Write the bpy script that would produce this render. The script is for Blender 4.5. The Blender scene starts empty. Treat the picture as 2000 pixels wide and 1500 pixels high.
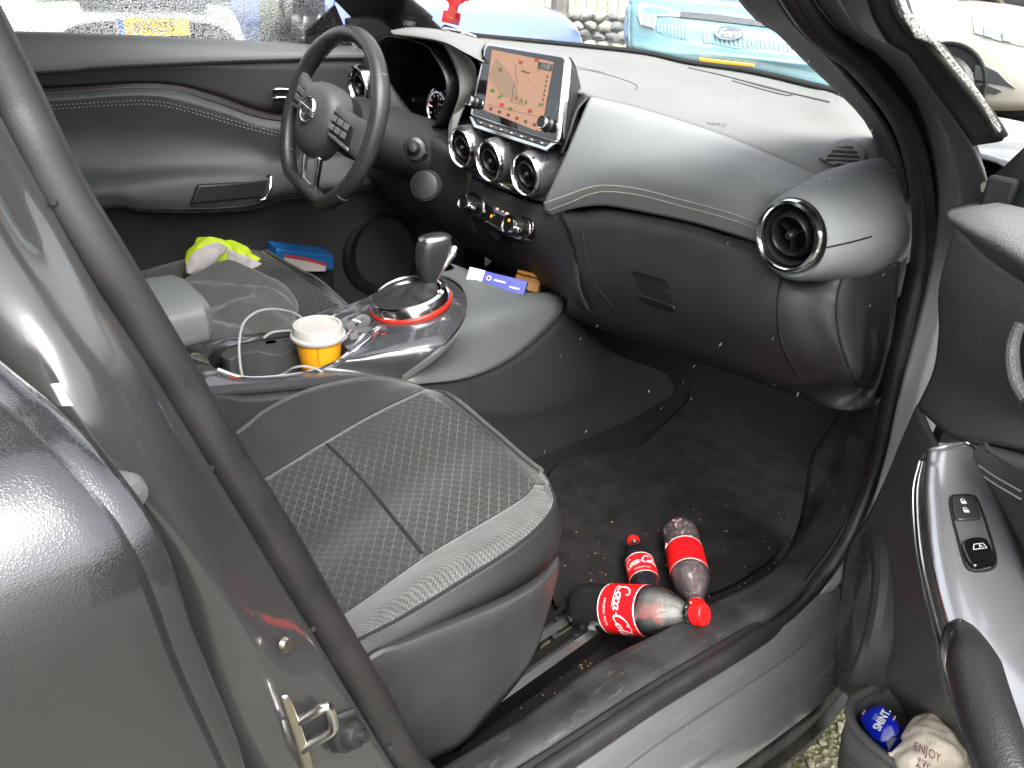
import bpy, bmesh, math, random
from mathutils import Vector, Matrix, noise as mnoise
random.seed(7)
S = bpy.context.scene
R = math.radians
# ------------------------------------------------------------------ camera
CAM = Vector((1.156, -.964, 1.162)); YAW, PIT, ROL = R(50.68), R(27.54), R(2.786); FPX = 1481.0
fw = Vector((-math.sin(YAW)*math.cos(PIT), math.cos(YAW)*math.cos(PIT), -math.sin(PIT)))
rt = fw.cross(Vector((0, 0, 1))).normalized(); up = rt.cross(fw)
rt, up = math.cos(ROL)*rt+math.sin(ROL)*up, -math.sin(ROL)*rt+math.cos(ROL)*up
cd = bpy.data.cameras.new('camera'); cam = bpy.data.objects.new('camera', cd); S.collection.objects.link(cam)
cam.matrix_world = Matrix.Translation(CAM) @ Matrix((rt, up, -fw)).transposed().to_4x4()
cd.sensor_width = 36; cd.lens = FPX/2000*36; cd.clip_start = .02; cd.clip_end = 400
S.camera = cam
# ------------------------------------------------------------------ sky, sun, exposure (overcast, raining)
w = bpy.data.worlds.new('World'); S.world = w; w.use_nodes = True
nt = w.node_tree; bg = nt.nodes['Background']
sky = nt.nodes.new('ShaderNodeTexSky'); sky.sky_type = 'NISHITA'; sky.sun_disc = False
SUN_EL, SUN_AZ = R(52), R(112)
sky.sun_elevation = SUN_EL; sky.sun_rotation = SUN_AZ; sky.air_density = 1.0; sky.dust_density = 6; sky.ozone_density = 1
hs = nt.nodes.new('ShaderNodeHueSaturation'); hs.inputs['Saturation'].default_value = .22
nt.links.new(sky.outputs[0], hs.inputs['Color']); nt.links.new(hs.outputs[0], bg.inputs[0]); bg.inputs[1].default_value = .15
sd = bpy.data.lights.new('sun', 'SUN'); sd.energy = 1.2; sd.angle = R(45); sd.color = (1, .97, .93)
sun = bpy.data.objects.new('sun', sd); S.collection.objects.link(sun)
sun.rotation_euler = (R(90)-SUN_EL, 0, math.pi-SUN_AZ)
S.view_settings.view_transform = 'Standard'; S.view_settings.look = 'None'; S.view_settings.gamma = 1
S.view_settings.use_curve_mapping = False; S.view_settings.exposure = 2.15
S.cycles.max_bounces = 10; S.cycles.diffuse_bounces = 4; S.cycles.glossy_bounces = 5; S.cycles.transmission_bounces = 8
S.cycles.transparent_max_bounces = 12; S.cycles.caustics_reflective = False; S.cycles.caustics_refractive = False
# ------------------------------------------------------------------ geometry helpers
GZ = .06
def ray(u, v): return fw+rt*((u-1000)/FPX)-up*((v-750)/FPX)
def at(u, v, X=None, Y=None, Z=None):
    d = ray(u, v)
    t = (X-CAM.x)/d.x if X is not None else (Y-CAM.y)/d.y if Y is not None else (Z-CAM.z)/d.z
    return CAM+d*t
def atp(u, v, o, n):
    d = ray(u, v); return CAM+d*((o-CAM).dot(n)/d.dot(n))
def CX(*p): return [at(a, b, X=c) for a, b, c in p]
def CY(*p): return [at(a, b, Y=c) for a, b, c in p]
def CZ(*p): return [at(a, b, Z=c) for a, b, c in p]
V = Vector
def cat(p0, p1, p2, p3, t):
    return .5*((2*p1)+(p2-p0)*t+(2*p0-5*p1+4*p2-p3)*t*t+(3*p1-p0-3*p2+p3)*t*t*t)
def spl(pts, n, closed=False):
    pts = [V(p) for p in pts]
    m = len(pts); dense = []
    if m == 2 and not closed: dense = [pts[0].lerp(pts[1], i/20) for i in range(21)]
    else:
        seg = m if closed else m-1
        for i in range(seg):
            if closed: a, b, c, d = pts[i-1], pts[i], pts[(i+1) % m], pts[(i+2) % m]
            else: a, b, c, d = pts[max(i-1, 0)], pts[i], pts[i+1], pts[min(i+2, m-1)]
            if not closed and i == 0: a = 2*b-c
            if not closed and i == seg-1: d = 2*c-b
            for k in range(12): dense.append(cat(a, b, c, d, k/12))
        dense.append(pts[0] if closed else pts[-1])
    L = [0]
    for i in range(1, len(dense)): L.append(L[-1]+(dense[i]-dense[i-1]).length)
    out = []; j = 0; N = n if closed else n-1
    for i in range(n):
        s = L[-1]*i/N
        while j < len(L)-2 and L[j+1] < s: j += 1
        q = (s-L[j])/max(L[j+1]-L[j], 1e-9)
        out.append(dense[j].lerp(dense[j+1], min(max(q, 0), 1)))
    return out
def mesh(name, vs, fs):
    me = bpy.data.meshes.new(name); me.from_pydata([tuple(v) for v in vs], [], fs); me.update(); return me
def grid(name, rows, closed_u=False, closed_v=False, flip=False):
    n = len(rows[0]); vs = [p for r in rows for p in r]; fs = []; m = len(rows)
    for i in range(m if closed_v else m-1):
        for j in range(n if closed_u else n-1):
            a, b, c, d = i*n+j, i*n+(j+1) % n, ((i+1) % m)*n+(j+1) % n, ((i+1) % m)*n+j
            fs.append((a, d, c, b) if flip else (a, b, c, d))
    return mesh(name, vs, fs)
def loftrows(rows, nu, seg=6, lin=False):
    rr = [spl(r, nu) for r in rows]; out = []
    if lin:
        for i in range(len(rr)-1):
            for k in range(seg): out.append([a.lerp(b, k/seg) for a, b in zip(rr[i], rr[i+1])])
        return out+[rr[-1]]
    m = len(rr)
    for i in range(m-1):
        for k in range(seg):
            row = []
            for j in range(nu):
                b, c = rr[i][j], rr[i+1][j]
                a = rr[i-1][j] if i else 2*b-c
                d = rr[i+2][j] if i+2 < m else 2*c-b
                row.append(cat(a, b, c, d, k/seg))
            out.append(row)
    return out+[rr[-1]]
def loft(name, rows, nu=24, seg=6, lin=False): return grid(name, loftrows(rows, nu, seg, lin))
def tube(name, pts, r, sides=10, n=None, closed=False, cap=True, flat=1.0, upv=None):
    P = spl(pts, n, closed) if n else [V(p) for p in pts]
    m = len(P); rows = []; prev = None
    for i in range(m):
        t = (P[(i+1) % m]-P[i-1]) if closed else P[min(i+1, m-1)]-P[max(i-1, 0)]
        t.normalize()
        if upv is not None: a = t.cross(V(upv)).normalized()
        elif prev is None: a = t.orthogonal().normalized()
        else: a = (prev-t*prev.dot(t)).normalized()
        prev = a; b = t.cross(a); rad = r(i/(m-1)) if callable(r) else r
        rows.append([P[i]+rad*(math.cos(2*math.pi*k/sides)*a+flat*math.sin(2*math.pi*k/sides)*b) for k in range(sides)])
    vs = [p for q in rows for p in q]; fs = []
    for i in range(m if closed else m-1):
        for k in range(sides):
            i2 = (i+1) % m
            fs.append((i*sides+k, i*sides+(k+1) % sides, i2*sides+(k+1) % sides, i2*sides+k))
    if cap and not closed: fs += [tuple(range(sides))[::-1], tuple((m-1)*sides+k for k in range(sides))]
    return mesh(name, vs, fs)
def lathe(name, prof, n=32, cap0=False, cap1=False):
    """profile of (radius, z) turned about local Z"""
    vs = []; fs = []; m = len(prof)
    for r, z in prof:
        for k in range(n):
            a = 2*math.pi*k/n; vs.append((r*math.cos(a), r*math.sin(a), z))
    for i in range(m-1):
        for k in range(n): fs.append((i*n+k, i*n+(k+1) % n, (i+1)*n+(k+1) % n, (i+1)*n+k))
    if cap0: fs.append(tuple(range(n))[::-1])
    if cap1: fs.append(tuple((m-1)*n+k for k in range(n)))
    return mesh(name, vs, fs)
def prism(name, poly, d):
    """poly of Vectors in order, extruded by vector d"""
    poly = [V(p) for p in poly]; n = len(poly); d = V(d)
    vs = poly+[p+d for p in poly]
    fs = [tuple(range(n)), tuple(range(2*n-1, n-1, -1))]+[(i, i+n, (i+1) % n+n, (i+1) % n) for i in range(n)]
    me = mesh(name, vs, fs); fixn(me); return me
def fixn(me):
    bm = bmesh.new(); bm.from_mesh(me); bmesh.ops.recalc_face_normals(bm, faces=bm.faces); bm.to_mesh(me); bm.free()
def box(name, sx, sy, sz, c=(0, 0, 0)):
    x, y, z = sx/2, sy/2, sz/2
    vs = [V((a*x, b*y, d*z))+V(c) for d in (-1, 1) for b in (-1, 1) for a in (-1, 1)]
    return mesh(name, vs, [(0, 2, 3, 1), (4, 5, 7, 6), (0, 1, 5, 4), (2, 6, 7, 3), (0, 4, 6, 2), (1, 3, 7, 5)])
def rrect(w, h, r, n=5):
    o = []
    for cx, cy, a0 in ((w/2-r, h/2-r, 0), (-w/2+r, h/2-r, 90), (-w/2+r, -h/2+r, 180), (w/2-r, -h/2+r, 270)):
        for k in range(n+1):
            a = R(a0+90*k/n); o.append((cx+r*math.cos(a), cy+r*math.sin(a)))
    return o
def join(name, mes):
    vs = []; fs = []
    for m in mes:
        b = len(vs); vs += [v.co.copy() for v in m.vertices]; fs += [tuple(b+i for i in p.vertices) for p in m.polygons]
    return mesh(name, vs, fs)
def xf(me, M):
    me.transform(M); me.update(); return me
def frame(o, x, z):
    """matrix with origin o, local z along z and local x close to x"""
    z = V(z).normalized(); x = V(x); x = (x-z*x.dot(z)).normalized(); y = z.cross(x)
    return Matrix.Translation(V(o)) @ Matrix((x, y, z)).transposed().to_4x4()
WM = {}
def obj(name, me, mat, parent=None, M=None, smooth=True, bevel=0, solid=0, sub=0, offset=0, seg=2, angle=35):
    o = bpy.data.objects.new(name, me); S.collection.objects.link(o)
    M = M or Matrix()
    o.matrix_basis = M; WM[o.name] = M
    if parent is not None:
        o.parent = parent; o.matrix_parent_inverse = WM[parent.name].inverted()
    if mat and not me.materials: me.materials.append(mat)
    if smooth and me.polygons:
        me.polygons.foreach_set('use_smooth', [True]*len(me.polygons))
        me.set_sharp_from_angle(angle=R(angle))
    if solid and offset:
        # thicken away from the side that faces the cabin opening
        acc = 0
        for p in me.polygons: acc += p.area*p.normal.dot((CAM-M @ p.center).normalized())
        if acc < 0: me.flip_normals()
        offset = -1
    if solid:
        md = o.modifiers.new('solid', 'SOLIDIFY'); md.thickness = solid; md.offset = offset
    if bevel:
        md = o.modifiers.new('bevel', 'BEVEL'); md.width = bevel; md.segments = seg; md.limit_method = 'ANGLE'; md.angle_limit = R(40); md.harden_normals = False
    if sub:
        md = o.modifiers.new('sub', 'SUBSURF'); md.levels = sub; md.render_levels = sub
    return o
def thing(name, label, cat_, loc=(0, 0, 0), group=None):
    o = bpy.data.objects.new(name, None); S.collection.objects.link(o); o.location = loc; WM[o.name] = Matrix.Translation(V(loc))
    o.empty_display_size = .1
    tag(o, label, cat_, group); return o
def tag(o, label=None, cat_=None, group=None, kind=None):
    if label: o['label'] = label
    if cat_: o['category'] = cat_
    if group: o['group'] = group
    if kind: o['kind'] = kind
    return o
def text(s, size, shear=0, ext=0, align='CENTER', res=3, sx=1, bold=0):
    c = bpy.data.curves.new('text', 'FONT'); c.body = s; c.size = size; c.shear = shear; c.extrude = ext; c.offset = bold
    c.align_x = align; c.align_y = 'CENTER'; c.resolution_u = res; c.space_character = 1.0
    o = bpy.data.objects.new('text', c); S.collection.objects.link(o)
    me = bpy.data.meshes.new_from_object(o.evaluated_get(bpy.context.evaluated_depsgraph_get()))
    bpy.data.objects.remove(o); bpy.data.curves.remove(c); me.materials.clear()
    if sx != 1: me.transform(Matrix.Diagonal((sx, 1, 1, 1)))
    return me
def strokes(lines, w, n=14, thick=0):
    """ribbon mesh of 2D strokes: each a list of (x, y) or (x, y, width factor)"""
    mes = []
    for l in lines:
        P = spl([V((q[0], q[1], q[2] if len(q) > 2 else 1)) for q in l], n)
        rows = []
        for i in range(n):
            t = P[min(i+1, n-1)]-P[max(i-1, 0)]; t.z = 0; t.normalize(); q = V((-t.y, t.x, 0))*w/2*P[i].z
            b = V((P[i].x, P[i].y, 0)); rows.append([b-q, b+q])
        mes.append(grid('s', rows))
    return join('strokes', mes)
# ------------------------------------------------------------------ materials
MATS = {}
def mat(name, col, rough=.5, metal=0, bump=0, bscale=400, var=0, vscale=8, coat=0, spec=.5, sheen=0, emis=0, trans=0, alpha=1, rvar=0, voro=False, ior=1.45):
    if name in MATS: return MATS[name]
    m = bpy.data.materials.new(name); m.use_nodes = True; MATS[name] = m
    t = m.node_tree; b = t.nodes['Principled BSDF']; L = t.links.new
    c = tuple(col)+(1,) if len(col) == 3 else col
    b.inputs['Base Color'].default_value = c; b.inputs['Roughness'].default_value = rough; b.inputs['Metallic'].default_value = metal
    b.inputs['Specular IOR Level'].default_value = spec; b.inputs['Coat Weight'].default_value = coat; b.inputs['Coat Roughness'].default_value = .04
    b.inputs['Sheen Weight'].default_value = sheen; b.inputs['Transmission Weight'].default_value = trans; b.inputs['Alpha'].default_value = alpha
    b.inputs['IOR'].default_value = ior
    if emis: b.inputs['Emission Color'].default_value = c; b.inputs['Emission Strength'].default_value = emis
    if bump or var or rvar:
        tc = t.nodes.new('ShaderNodeTexCoord')
    if bump:
        n = t.nodes.new('ShaderNodeTexVoronoi' if voro else 'ShaderNodeTexNoise'); n.inputs['Scale'].default_value = bscale
        if not voro: n.inputs['Detail'].default_value = 3
        bp = t.nodes.new('ShaderNodeBump'); bp.inputs['Strength'].default_value = bump; bp.inputs['Distance'].default_value = .001
        L(tc.outputs['Object'], n.inputs['Vector']); L(n.outputs[0], bp.inputs['Height']); L(bp.outputs[0], b.inputs['Normal'])
    if var:
        n = t.nodes.new('ShaderNodeTexNoise'); n.inputs['Scale'].default_value = vscale; n.inputs['Detail'].default_value = 5
        r = t.nodes.new('ShaderNodeMapRange'); r.inputs[1].default_value = .3; r.inputs[2].default_value = .7; r.inputs[3].default_value = 1-var; r.inputs[4].default_value = 1+var
        x = t.nodes.new('ShaderNodeMix'); x.data_type = 'RGBA'; x.blend_type = 'MULTIPLY'; x.inputs[0].default_value = 1; x.inputs[6].default_value = c
        L(tc.outputs['Object'], n.inputs['Vector']); L(n.outputs[0], r.inputs[0]); L(r.outputs[0], x.inputs[7]); L(x.outputs[2], b.inputs['Base Color'])
    if rvar:
        n = t.nodes.new('ShaderNodeTexNoise'); n.inputs['Scale'].default_value = vscale*1.7; n.inputs['Detail'].default_value = 6
        r = t.nodes.new('ShaderNodeMapRange'); r.inputs[1].default_value = .3; r.inputs[2].default_value = .7; r.inputs[3].default_value = rough-rvar; r.inputs[4].default_value = rough+rvar
        L(tc.outputs['Object'], n.inputs['Vector']); L(n.outputs[0], r.inputs[0]); L(r.outputs[0], b.inputs['Roughness'])
    return m
def nodes(m): return m.node_tree, m.node_tree.nodes['Principled BSDF'], m.node_tree.links.new
plastic = mat('plastic_black', (.027, .0265, .026), .5, bump=.18, bscale=900, voro=True, var=.15, vscale=14, rvar=.06, spec=.4)
plastic_s = mat('plastic_smooth_black', (.012, .012, .012), .38, var=.1, rvar=.05)
pad = mat('pad_grey', (.205, .218, .223), .62, bump=.35, bscale=520, voro=True, var=.06, vscale=5, rvar=.05, spec=.32)
dashtop = mat('dash_top_grey', (.14, .144, .138), .6, bump=.12, bscale=1200, var=.05, rvar=.04)
console_soft = mat('console_soft_grey', (.08, .087, .087), .42, bump=.2, bscale=600, voro=True, var=.05, rvar=.05)
gunmetal = mat('gunmetal_gloss', (.10, .103, .112), .2, metal=.6, coat=1, bump=.02, bscale=2500)
gunmetal_door = mat('gunmetal_door', (.42, .425, .44), .24, metal=.7, coat=1)
chrome = mat('satin_chrome', (.72, .72, .72), .16, metal=1, rvar=.05, vscale=30)
chromeb = mat('bright_chrome', (.85, .85, .85), .08, metal=1)
gloss = mat('piano_black', (.006, .006, .006), .06, coat=1)
leather = mat('leather_black', (.028, .028, .028), .28, bump=.3, bscale=700, voro=True, var=.1, rvar=.07)
black = mat('matt_black', (.006, .006, .006), .8)
rubber = mat('seal_rubber', (.014, .013, .013), .42, bump=.1, bscale=600, var=.25, vscale=25, rvar=.1)
carpet = mat('carpet', (.012, .011, .010), .95, bump=.7, bscale=1400, var=.25, vscale=120, spec=.1)
white = mat('white_print', (.75, .75, .75), .5)
redp = mat('red_plastic', (.75, .015, .015), .35)
# ================================================================== materials of the car body
def paint_mat(name, col, drops=0, scale=160, metal=.7):
    m = mat(name, col, .3, metal=metal, coat=1)
    t, b, L = nodes(m); b.inputs['Coat Roughness'].default_value = .03
    tc = t.nodes.new('ShaderNodeTexCoord')
    n = t.nodes.new('ShaderNodeTexNoise'); n.inputs['Scale'].default_value = 900; L(tc.outputs['Object'], n.inputs['Vector'])
    r = t.nodes.new('ShaderNodeMapRange'); r.inputs[3].default_value = .16; r.inputs[4].default_value = .3; L(n.outputs[0], r.inputs[0]); L(r.outputs[0], b.inputs['Roughness'])
    n2 = t.nodes.new('ShaderNodeTexNoise'); n2.inputs['Scale'].default_value = 14; n2.inputs['Detail'].default_value = 6; L(tc.outputs['Object'], n2.inputs['Vector'])
    r2 = t.nodes.new('ShaderNodeMapRange'); r2.inputs[1].default_value = .45; r2.inputs[2].default_value = .8; r2.inputs[3].default_value = .02; r2.inputs[4].default_value = .3
    L(n2.outputs[0], r2.inputs[0]); L(r2.outputs[0], b.inputs['Coat Roughness'])
    if drops:
        v = t.nodes.new('ShaderNodeTexVoronoi'); v.inputs['Scale'].default_value = scale; v.inputs['Randomness'].default_value = 1; L(tc.outputs['Object'], v.inputs['Vector'])
        mr = t.nodes.new('ShaderNodeMapRange'); mr.interpolation_type = 'SMOOTHSTEP'; mr.inputs[1].default_value = .25; mr.inputs[2].default_value = .5; mr.inputs[3].default_value = 1; mr.inputs[4].default_value = 0
        L(v.outputs['Distance'], mr.inputs[0])
        bp = t.nodes.new('ShaderNodeBump'); bp.inputs['Strength'].default_value = drops; bp.inputs['Distance'].default_value = .0015
        L(mr.outputs[0], bp.inputs['Height']); L(bp.outputs[0], b.inputs['Coat Normal'])
        bp2 = t.nodes.new('ShaderNodeBump'); bp2.inputs['Strength'].default_value = drops*.4; bp2.inputs['Distance'].default_value = .0015; L(mr.outputs[0], bp2.inputs['Height']); L(bp2.outputs[0], b.inputs['Normal'])
    return m
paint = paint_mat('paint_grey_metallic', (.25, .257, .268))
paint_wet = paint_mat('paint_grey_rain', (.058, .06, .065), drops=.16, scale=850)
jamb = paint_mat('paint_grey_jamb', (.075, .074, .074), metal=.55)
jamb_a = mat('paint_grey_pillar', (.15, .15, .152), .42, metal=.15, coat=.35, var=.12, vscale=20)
def glass_mat(name, drops, scale, cover=.45):
    m = bpy.data.materials.new(name); m.use_nodes = True; t = m.node_tree; L = t.links.new
    b = t.nodes['Principled BSDF']; b.inputs['Base Color'].default_value = (1, 1, 1, 1); b.inputs['Roughness'].default_value = 0; b.inputs['Transmission Weight'].default_value = 1; b.inputs['IOR'].default_value = 1.02
    out = t.nodes['Material Output']
    tr = t.nodes.new('ShaderNodeBsdfTransparent'); tr.inputs[0].default_value = (.97, .985, .975, 1)
    gl = t.nodes.new('ShaderNodeBsdfGlossy'); gl.inputs['Roughness'].default_value = .02
    fr = t.nodes.new('ShaderNodeFresnel'); fr.inputs[0].default_value = 1.35
    mx = t.nodes.new('ShaderNodeMixShader'); L(fr.outputs[0], mx.inputs[0]); L(tr.outputs[0], mx.inputs[1]); L(gl.outputs[0], mx.inputs[2])
    if drops:
        tc = t.nodes.new('ShaderNodeTexCoord'); n = t.nodes.new('ShaderNodeTexVoronoi'); n.inputs['Scale'].default_value = scale; L(tc.outputs['Object'], n.inputs['Vector'])
        mr = t.nodes.new('ShaderNodeMapRange'); mr.interpolation_type = 'SMOOTHSTEP'; mr.inputs[1].default_value = cover*.35; mr.inputs[2].default_value = cover; mr.inputs[3].default_value = 1; mr.inputs[4].default_value = 0
        L(n.outputs['Distance'], mr.inputs[0])
        bp = t.nodes.new('ShaderNodeBump'); bp.inputs['Strength'].default_value = 1; bp.inputs['Distance'].default_value = .0016; L(mr.outputs[0], bp.inputs['Height'])
        rf = t.nodes.new('ShaderNodeBsdfRefraction'); rf.inputs['IOR'].default_value = 1.33; rf.inputs['Roughness'].default_value = .28; L(bp.outputs[0], rf.inputs['Normal'])
        g2 = t.nodes.new('ShaderNodeBsdfGlossy'); g2.inputs['Roughness'].default_value = .05; L(bp.outputs[0], g2.inputs['Normal'])
        m2 = t.nodes.new('ShaderNodeMixShader'); m2.inputs[0].default_value = .15; L(rf.outputs[0], m2.inputs[1]); L(g2.outputs[0], m2.inputs[2])
        st = t.nodes.new('ShaderNodeMath'); st.operation = 'GREATER_THAN'; st.inputs[1].default_value = .02; L(mr.outputs[0], st.inputs[0])
        # drops cover more or less of the pane in patches
        nn = t.nodes.new('ShaderNodeTexNoise'); nn.inputs['Scale'].default_value = 5; L(tc.outputs['Object'], nn.inputs['Vector'])
        r3 = t.nodes.new('ShaderNodeMapRange'); r3.inputs[1].default_value = .3; r3.inputs[2].default_value = .62; r3.inputs[3].default_value = drops*.35; r3.inputs[4].default_value = drops; L(nn.outputs[0], r3.inputs[0])
        mu = t.nodes.new('ShaderNodeMath'); mu.operation = 'MULTIPLY'; L(st.outputs[0], mu.inputs[0]); L(r3.outputs[0], mu.inputs[1])
        m3 = t.nodes.new('ShaderNodeMixShader'); L(mu.outputs[0], m3.inputs[0]); L(mx.outputs[0], m3.inputs[1]); L(m2.outputs[0], m3.inputs[2]); L(m3.outputs[0], out.inputs[0])
    else: L(mx.outputs[0], out.inputs[0])
    return m
glass_front = glass_mat('windscreen_glass_wet', .25, 260, .3)
glass_side = glass_mat('side_glass_rain', .9, 300, .55)
headliner = mat('headliner', (.35, .34, .32), .9)
# ================================================================== the car: one thing with its parts
car = thing('parked_car', 'grey metallic car with its front passenger door open, seen into its black and grey interior', 'car', (0, -.9, GZ))
# ---- floor, firewall, tunnel side
FZ = .30
floor = obj('floor_carpet', loft('floor', [[V((-.72, -1.6, FZ)), V((-.72, .62, FZ))], [V((-.1, -1.6, FZ)), V((-.1, .62, FZ))], [V((.72, -1.6, FZ)), V((.72, .62, FZ))]], 20, 8), carpet, car, solid=.02, offset=-1)
rows = []
for x in (-.74, -.3, .1, .5, .74):
    rows.append([V((x, .18, FZ-.002)), V((x, .42, FZ+.04)), V((x, .56, FZ+.14)), V((x, .62, FZ+.32)), V((x, .62, .92))])
obj('firewall_carpet', loft('firewall', rows, 20, 3), carpet, car, solid=.02, offset=1)
# floor mat: rubber mat on the passenger side
matr = mat('floor_mat_carpet', (.013, .012, .0115), .92, bump=.7, bscale=1300, var=.35, vscale=25, spec=.1)
mo = CZ((1078, 920, .312), (1245, 876, .312), (1330, 800, .318), (1370, 742, .33), (1500, 735, .33), (1592, 820, .318), (1590, 960, .312), (1540, 1060, .312), (1420, 1150, .312), (1250, 1190, .312), (1080, 1180, .312))
fm = prism('floor_mat', spl(mo, 60, True), (0, 0, .008)); obj('floor_mat', fm, matr, car, bevel=.003)
# ---- sill: inner plastic trim, seal, painted sill with grooves, lower cladding
SILLZ = .445
trim = mat('sill_plastic', (.02, .02, .02), .5, bump=.25, bscale=700, voro=True, var=.5, vscale=18, rvar=.12)
_t, _b, _L = nodes(trim)     # pale scuffs along the sill
_tc = _t.nodes.new('ShaderNodeTexCoord'); _mp = _t.nodes.new('ShaderNodeMapping'); _mp.inputs['Scale'].default_value = (60, 14, 30); _mp.inputs['Rotation'].default_value = (0, 0, .5); _L(_tc.outputs['Object'], _mp.inputs['Vector'])
_n = _t.nodes.new('ShaderNodeTexNoise'); _n.inputs['Scale'].default_value = 1.6; _n.inputs['Detail'].default_value = 8; _n.inputs['Roughness'].default_value = .75; _L(_mp.outputs[0], _n.inputs['Vector'])
_r = _t.nodes.new('ShaderNodeMapRange'); _r.inputs[1].default_value = .56; _r.inputs[2].default_value = .78; _r.inputs[3].default_value = 0; _r.inputs[4].default_value = .55; _L(_n.outputs[0], _r.inputs[0])
_x = _t.nodes.new('ShaderNodeMix'); _x.data_type = 'RGBA'; _x.inputs[7].default_value = (.16, .145, .125, 1); _L(_r.outputs[0], _x.inputs[0])
_L(_b.inputs['Base Color'].links[0].from_socket, _x.inputs[6]); _L(_x.outputs[2], _b.inputs['Base Color'])
inner = [V((.70, -1.02, SILLZ-.03))]+CZ((900, 1478, .425), (1047, 1383, .425), (1157, 1302, .425), (1267, 1247, .425), (1355, 1199, .425), (1493, 1127, .425))+CX((1554, 1061, .70), (1601, 987, .69), (1624, 917, .685), (1636, 847, .68), (1645, 800, .675))
inlow = [p+V((-.03, 0, -.10)) for p in inner]
outer = [V((.765, -1.02, SILLZ))]+CZ((1039, 1496, SILLZ), (1267, 1353, SILLZ), (1450, 1243, SILLZ), (1545, 1180, SILLZ))+CX((1605, 1117, .775), (1643, 1061, .765), (1675, 996, .755), (1699, 893, .75), (1717, 800, .745))
mid = [a.lerp(b, .35)+V((.0, 0, .012)) for a, b in zip(spl(inner, 40), spl(outer, 40))]
mid2 = [a.lerp(b, .75)+V((.0, 0, .012)) for a, b in zip(spl(inner, 40), spl(outer, 40))]
st = obj('sill_trim', loft('sill_trim', [inlow, inner, mid, mid2, outer], 60, 4), trim, car, solid=.004, offset=-1)
# front aperture seal: A pillar down to the sill and back
sealc = [V((.60, -.62, 1.50)), V((.64, -.45, 1.36))]+CX((1556, 0, .685), (1680, 124, .705), (1760, 227, .725), (1792, 330, .735), (1803, 430, .74), (1798, 520, .745), (1778, 610, .75), (1757, 700, .755), (1737, 800, .76), (1717, 890, .765), (1692, 970, .77), (1656, 1052, .78), (1610, 1120, .79), (1550, 1194, .80))+CZ((1450, 1262, SILLZ), (1267, 1374, SILLZ), (1083, 1496, SILLZ))+[V((.785, -.80, SILLZ)), V((.782, -1.02, SILLZ))]
seal = obj('door_aperture_seal', tube('seal', sealc, .0125, 14, 120), rubber, car)
obj('seal_lip', tube('seal_lip', [p+V((-.010, .004, .004)) for p in spl(sealc, 60)], .007, 8, 110), rubber, seal)
obj('seal_flange', tube('seal_flange', [p+V((.012, 0, -.006)) for p in spl(sealc[:14], 50)], .006, 8, 90), black, seal)
# painted sill
L0 = [V((.79, -1.02, .438))]+CZ((1110, 1500, .436), (1267, 1390, .436), (1450, 1276, .436), (1540, 1216, .436), (1600, 1160, .437))+[V((.80, .06, .44))]
Pl = spl(L0, 50)
prof = [(0, 0), (.012, -.006), (.020, -.018), (.024, -.024), (.028, -.020), (.038, -.028), (.050, -.045), (.055, -.054), (.060, -.052), (.066, -.062), (.072, -.080), (.066, -.095), (.05, -.102)]
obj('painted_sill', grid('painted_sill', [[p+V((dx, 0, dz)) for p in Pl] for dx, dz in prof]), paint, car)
clad = mat('cladding_black_wet', (.02, .018, .016), .28, bump=.25, bscale=500, var=.6, vscale=22, rvar=.12)
prof = [(.040, -.098), (.062, -.108), (.068, -.118), (.068, -.134), (.071, -.136), (.078, -.142), (.079, -.150), (.072, -.158), (.05, -.165), (.0, -.17)]
obj('sill_cladding', grid('sill_cladding', [[p+V((dx, 0, dz)) for p in Pl] for dx, dz in prof]), clad, car)
# ---- hinge pillar and A pillar
sin_ = CX((1518, 0, .655), (1640, 135, .675), (1730, 252, .69), (1761, 342, .70), (1772, 450, .71), (1766, 530, .715), (1748, 610, .72), (1730, 700, .725), (1717, 800, .73), (1700, 890, .735))
ws = CX((1442, 0, .575), (1505, 54, .58), (1577, 126, .585), (1635, 180, .59), (1675, 220, .60), (1702, 260, .61), (1722, 310, .62), (1742, 345, .64))
trimA = mat('pillar_trim', (.035, .035, .036), .6, bump=.15, bscale=900, voro=True, var=.1)
wsT = [V((.50, -.62, 1.52)), V((.54, -.40, 1.33))]+ws; sT = [V((.58, -.62, 1.50)), V((.62, -.45, 1.36))]+sin_[:5]
midA = [a.lerp(b, .5)+V((.01, -.012, .006)) for a, b in zip(spl(wsT, 30), spl(sT, 30))]
obj('pillar_trim', loft('pillar_trim', [wsT, midA, sT], 40, 5), trimA, car, solid=.004, offset=1)
so = [V((.62, -.62, 1.51)), V((.66, -.45, 1.37))]+CX((1595, 0, .70), (1721, 112, .72), (1788, 202, .74), (1822, 315, .75), (1831, 405, .755), (1822, 500, .76), (1795, 620, .765), (1768, 725, .77), (1750, 800, .775), (1732, 885, .78), (1700, 990, .79), (1655, 1085, .80), (1600, 1160, .81))
pr = [V((.66, -.60, 1.53)), V((.70, -.42, 1.38))]+CX((1700, 24, .765), (1760, 90, .785), (1820, 174, .80), (1862, 230, .81), (1905, 300, .82), (1930, 380, .82), (1932, 470, .815), (1915, 560, .81), (1885, 660, .81), (1850, 770, .81), (1800, 900, .81), (1745, 1010, .815), (1680, 1120, .82))
n_ = 46
a_, b_ = spl(so, n_), spl(pr, n_)
r1 = [a.lerp(b, .30)+V((.006, -.003, .001)) for a, b in zip(a_, b_)]
r2 = [a.lerp(b, .45)+V((.002, .003, .0)) for a, b in zip(a_, b_)]
r3 = [a.lerp(b, .75)+V((.003, .001, .0)) for a, b in zip(a_, b_)]
obj('hinge_pillar', loft('hinge_pillar', [a_, r1, r2, r3, b_], n_, 5), jamb_a, car, solid=.003, offset=-1)
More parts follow.
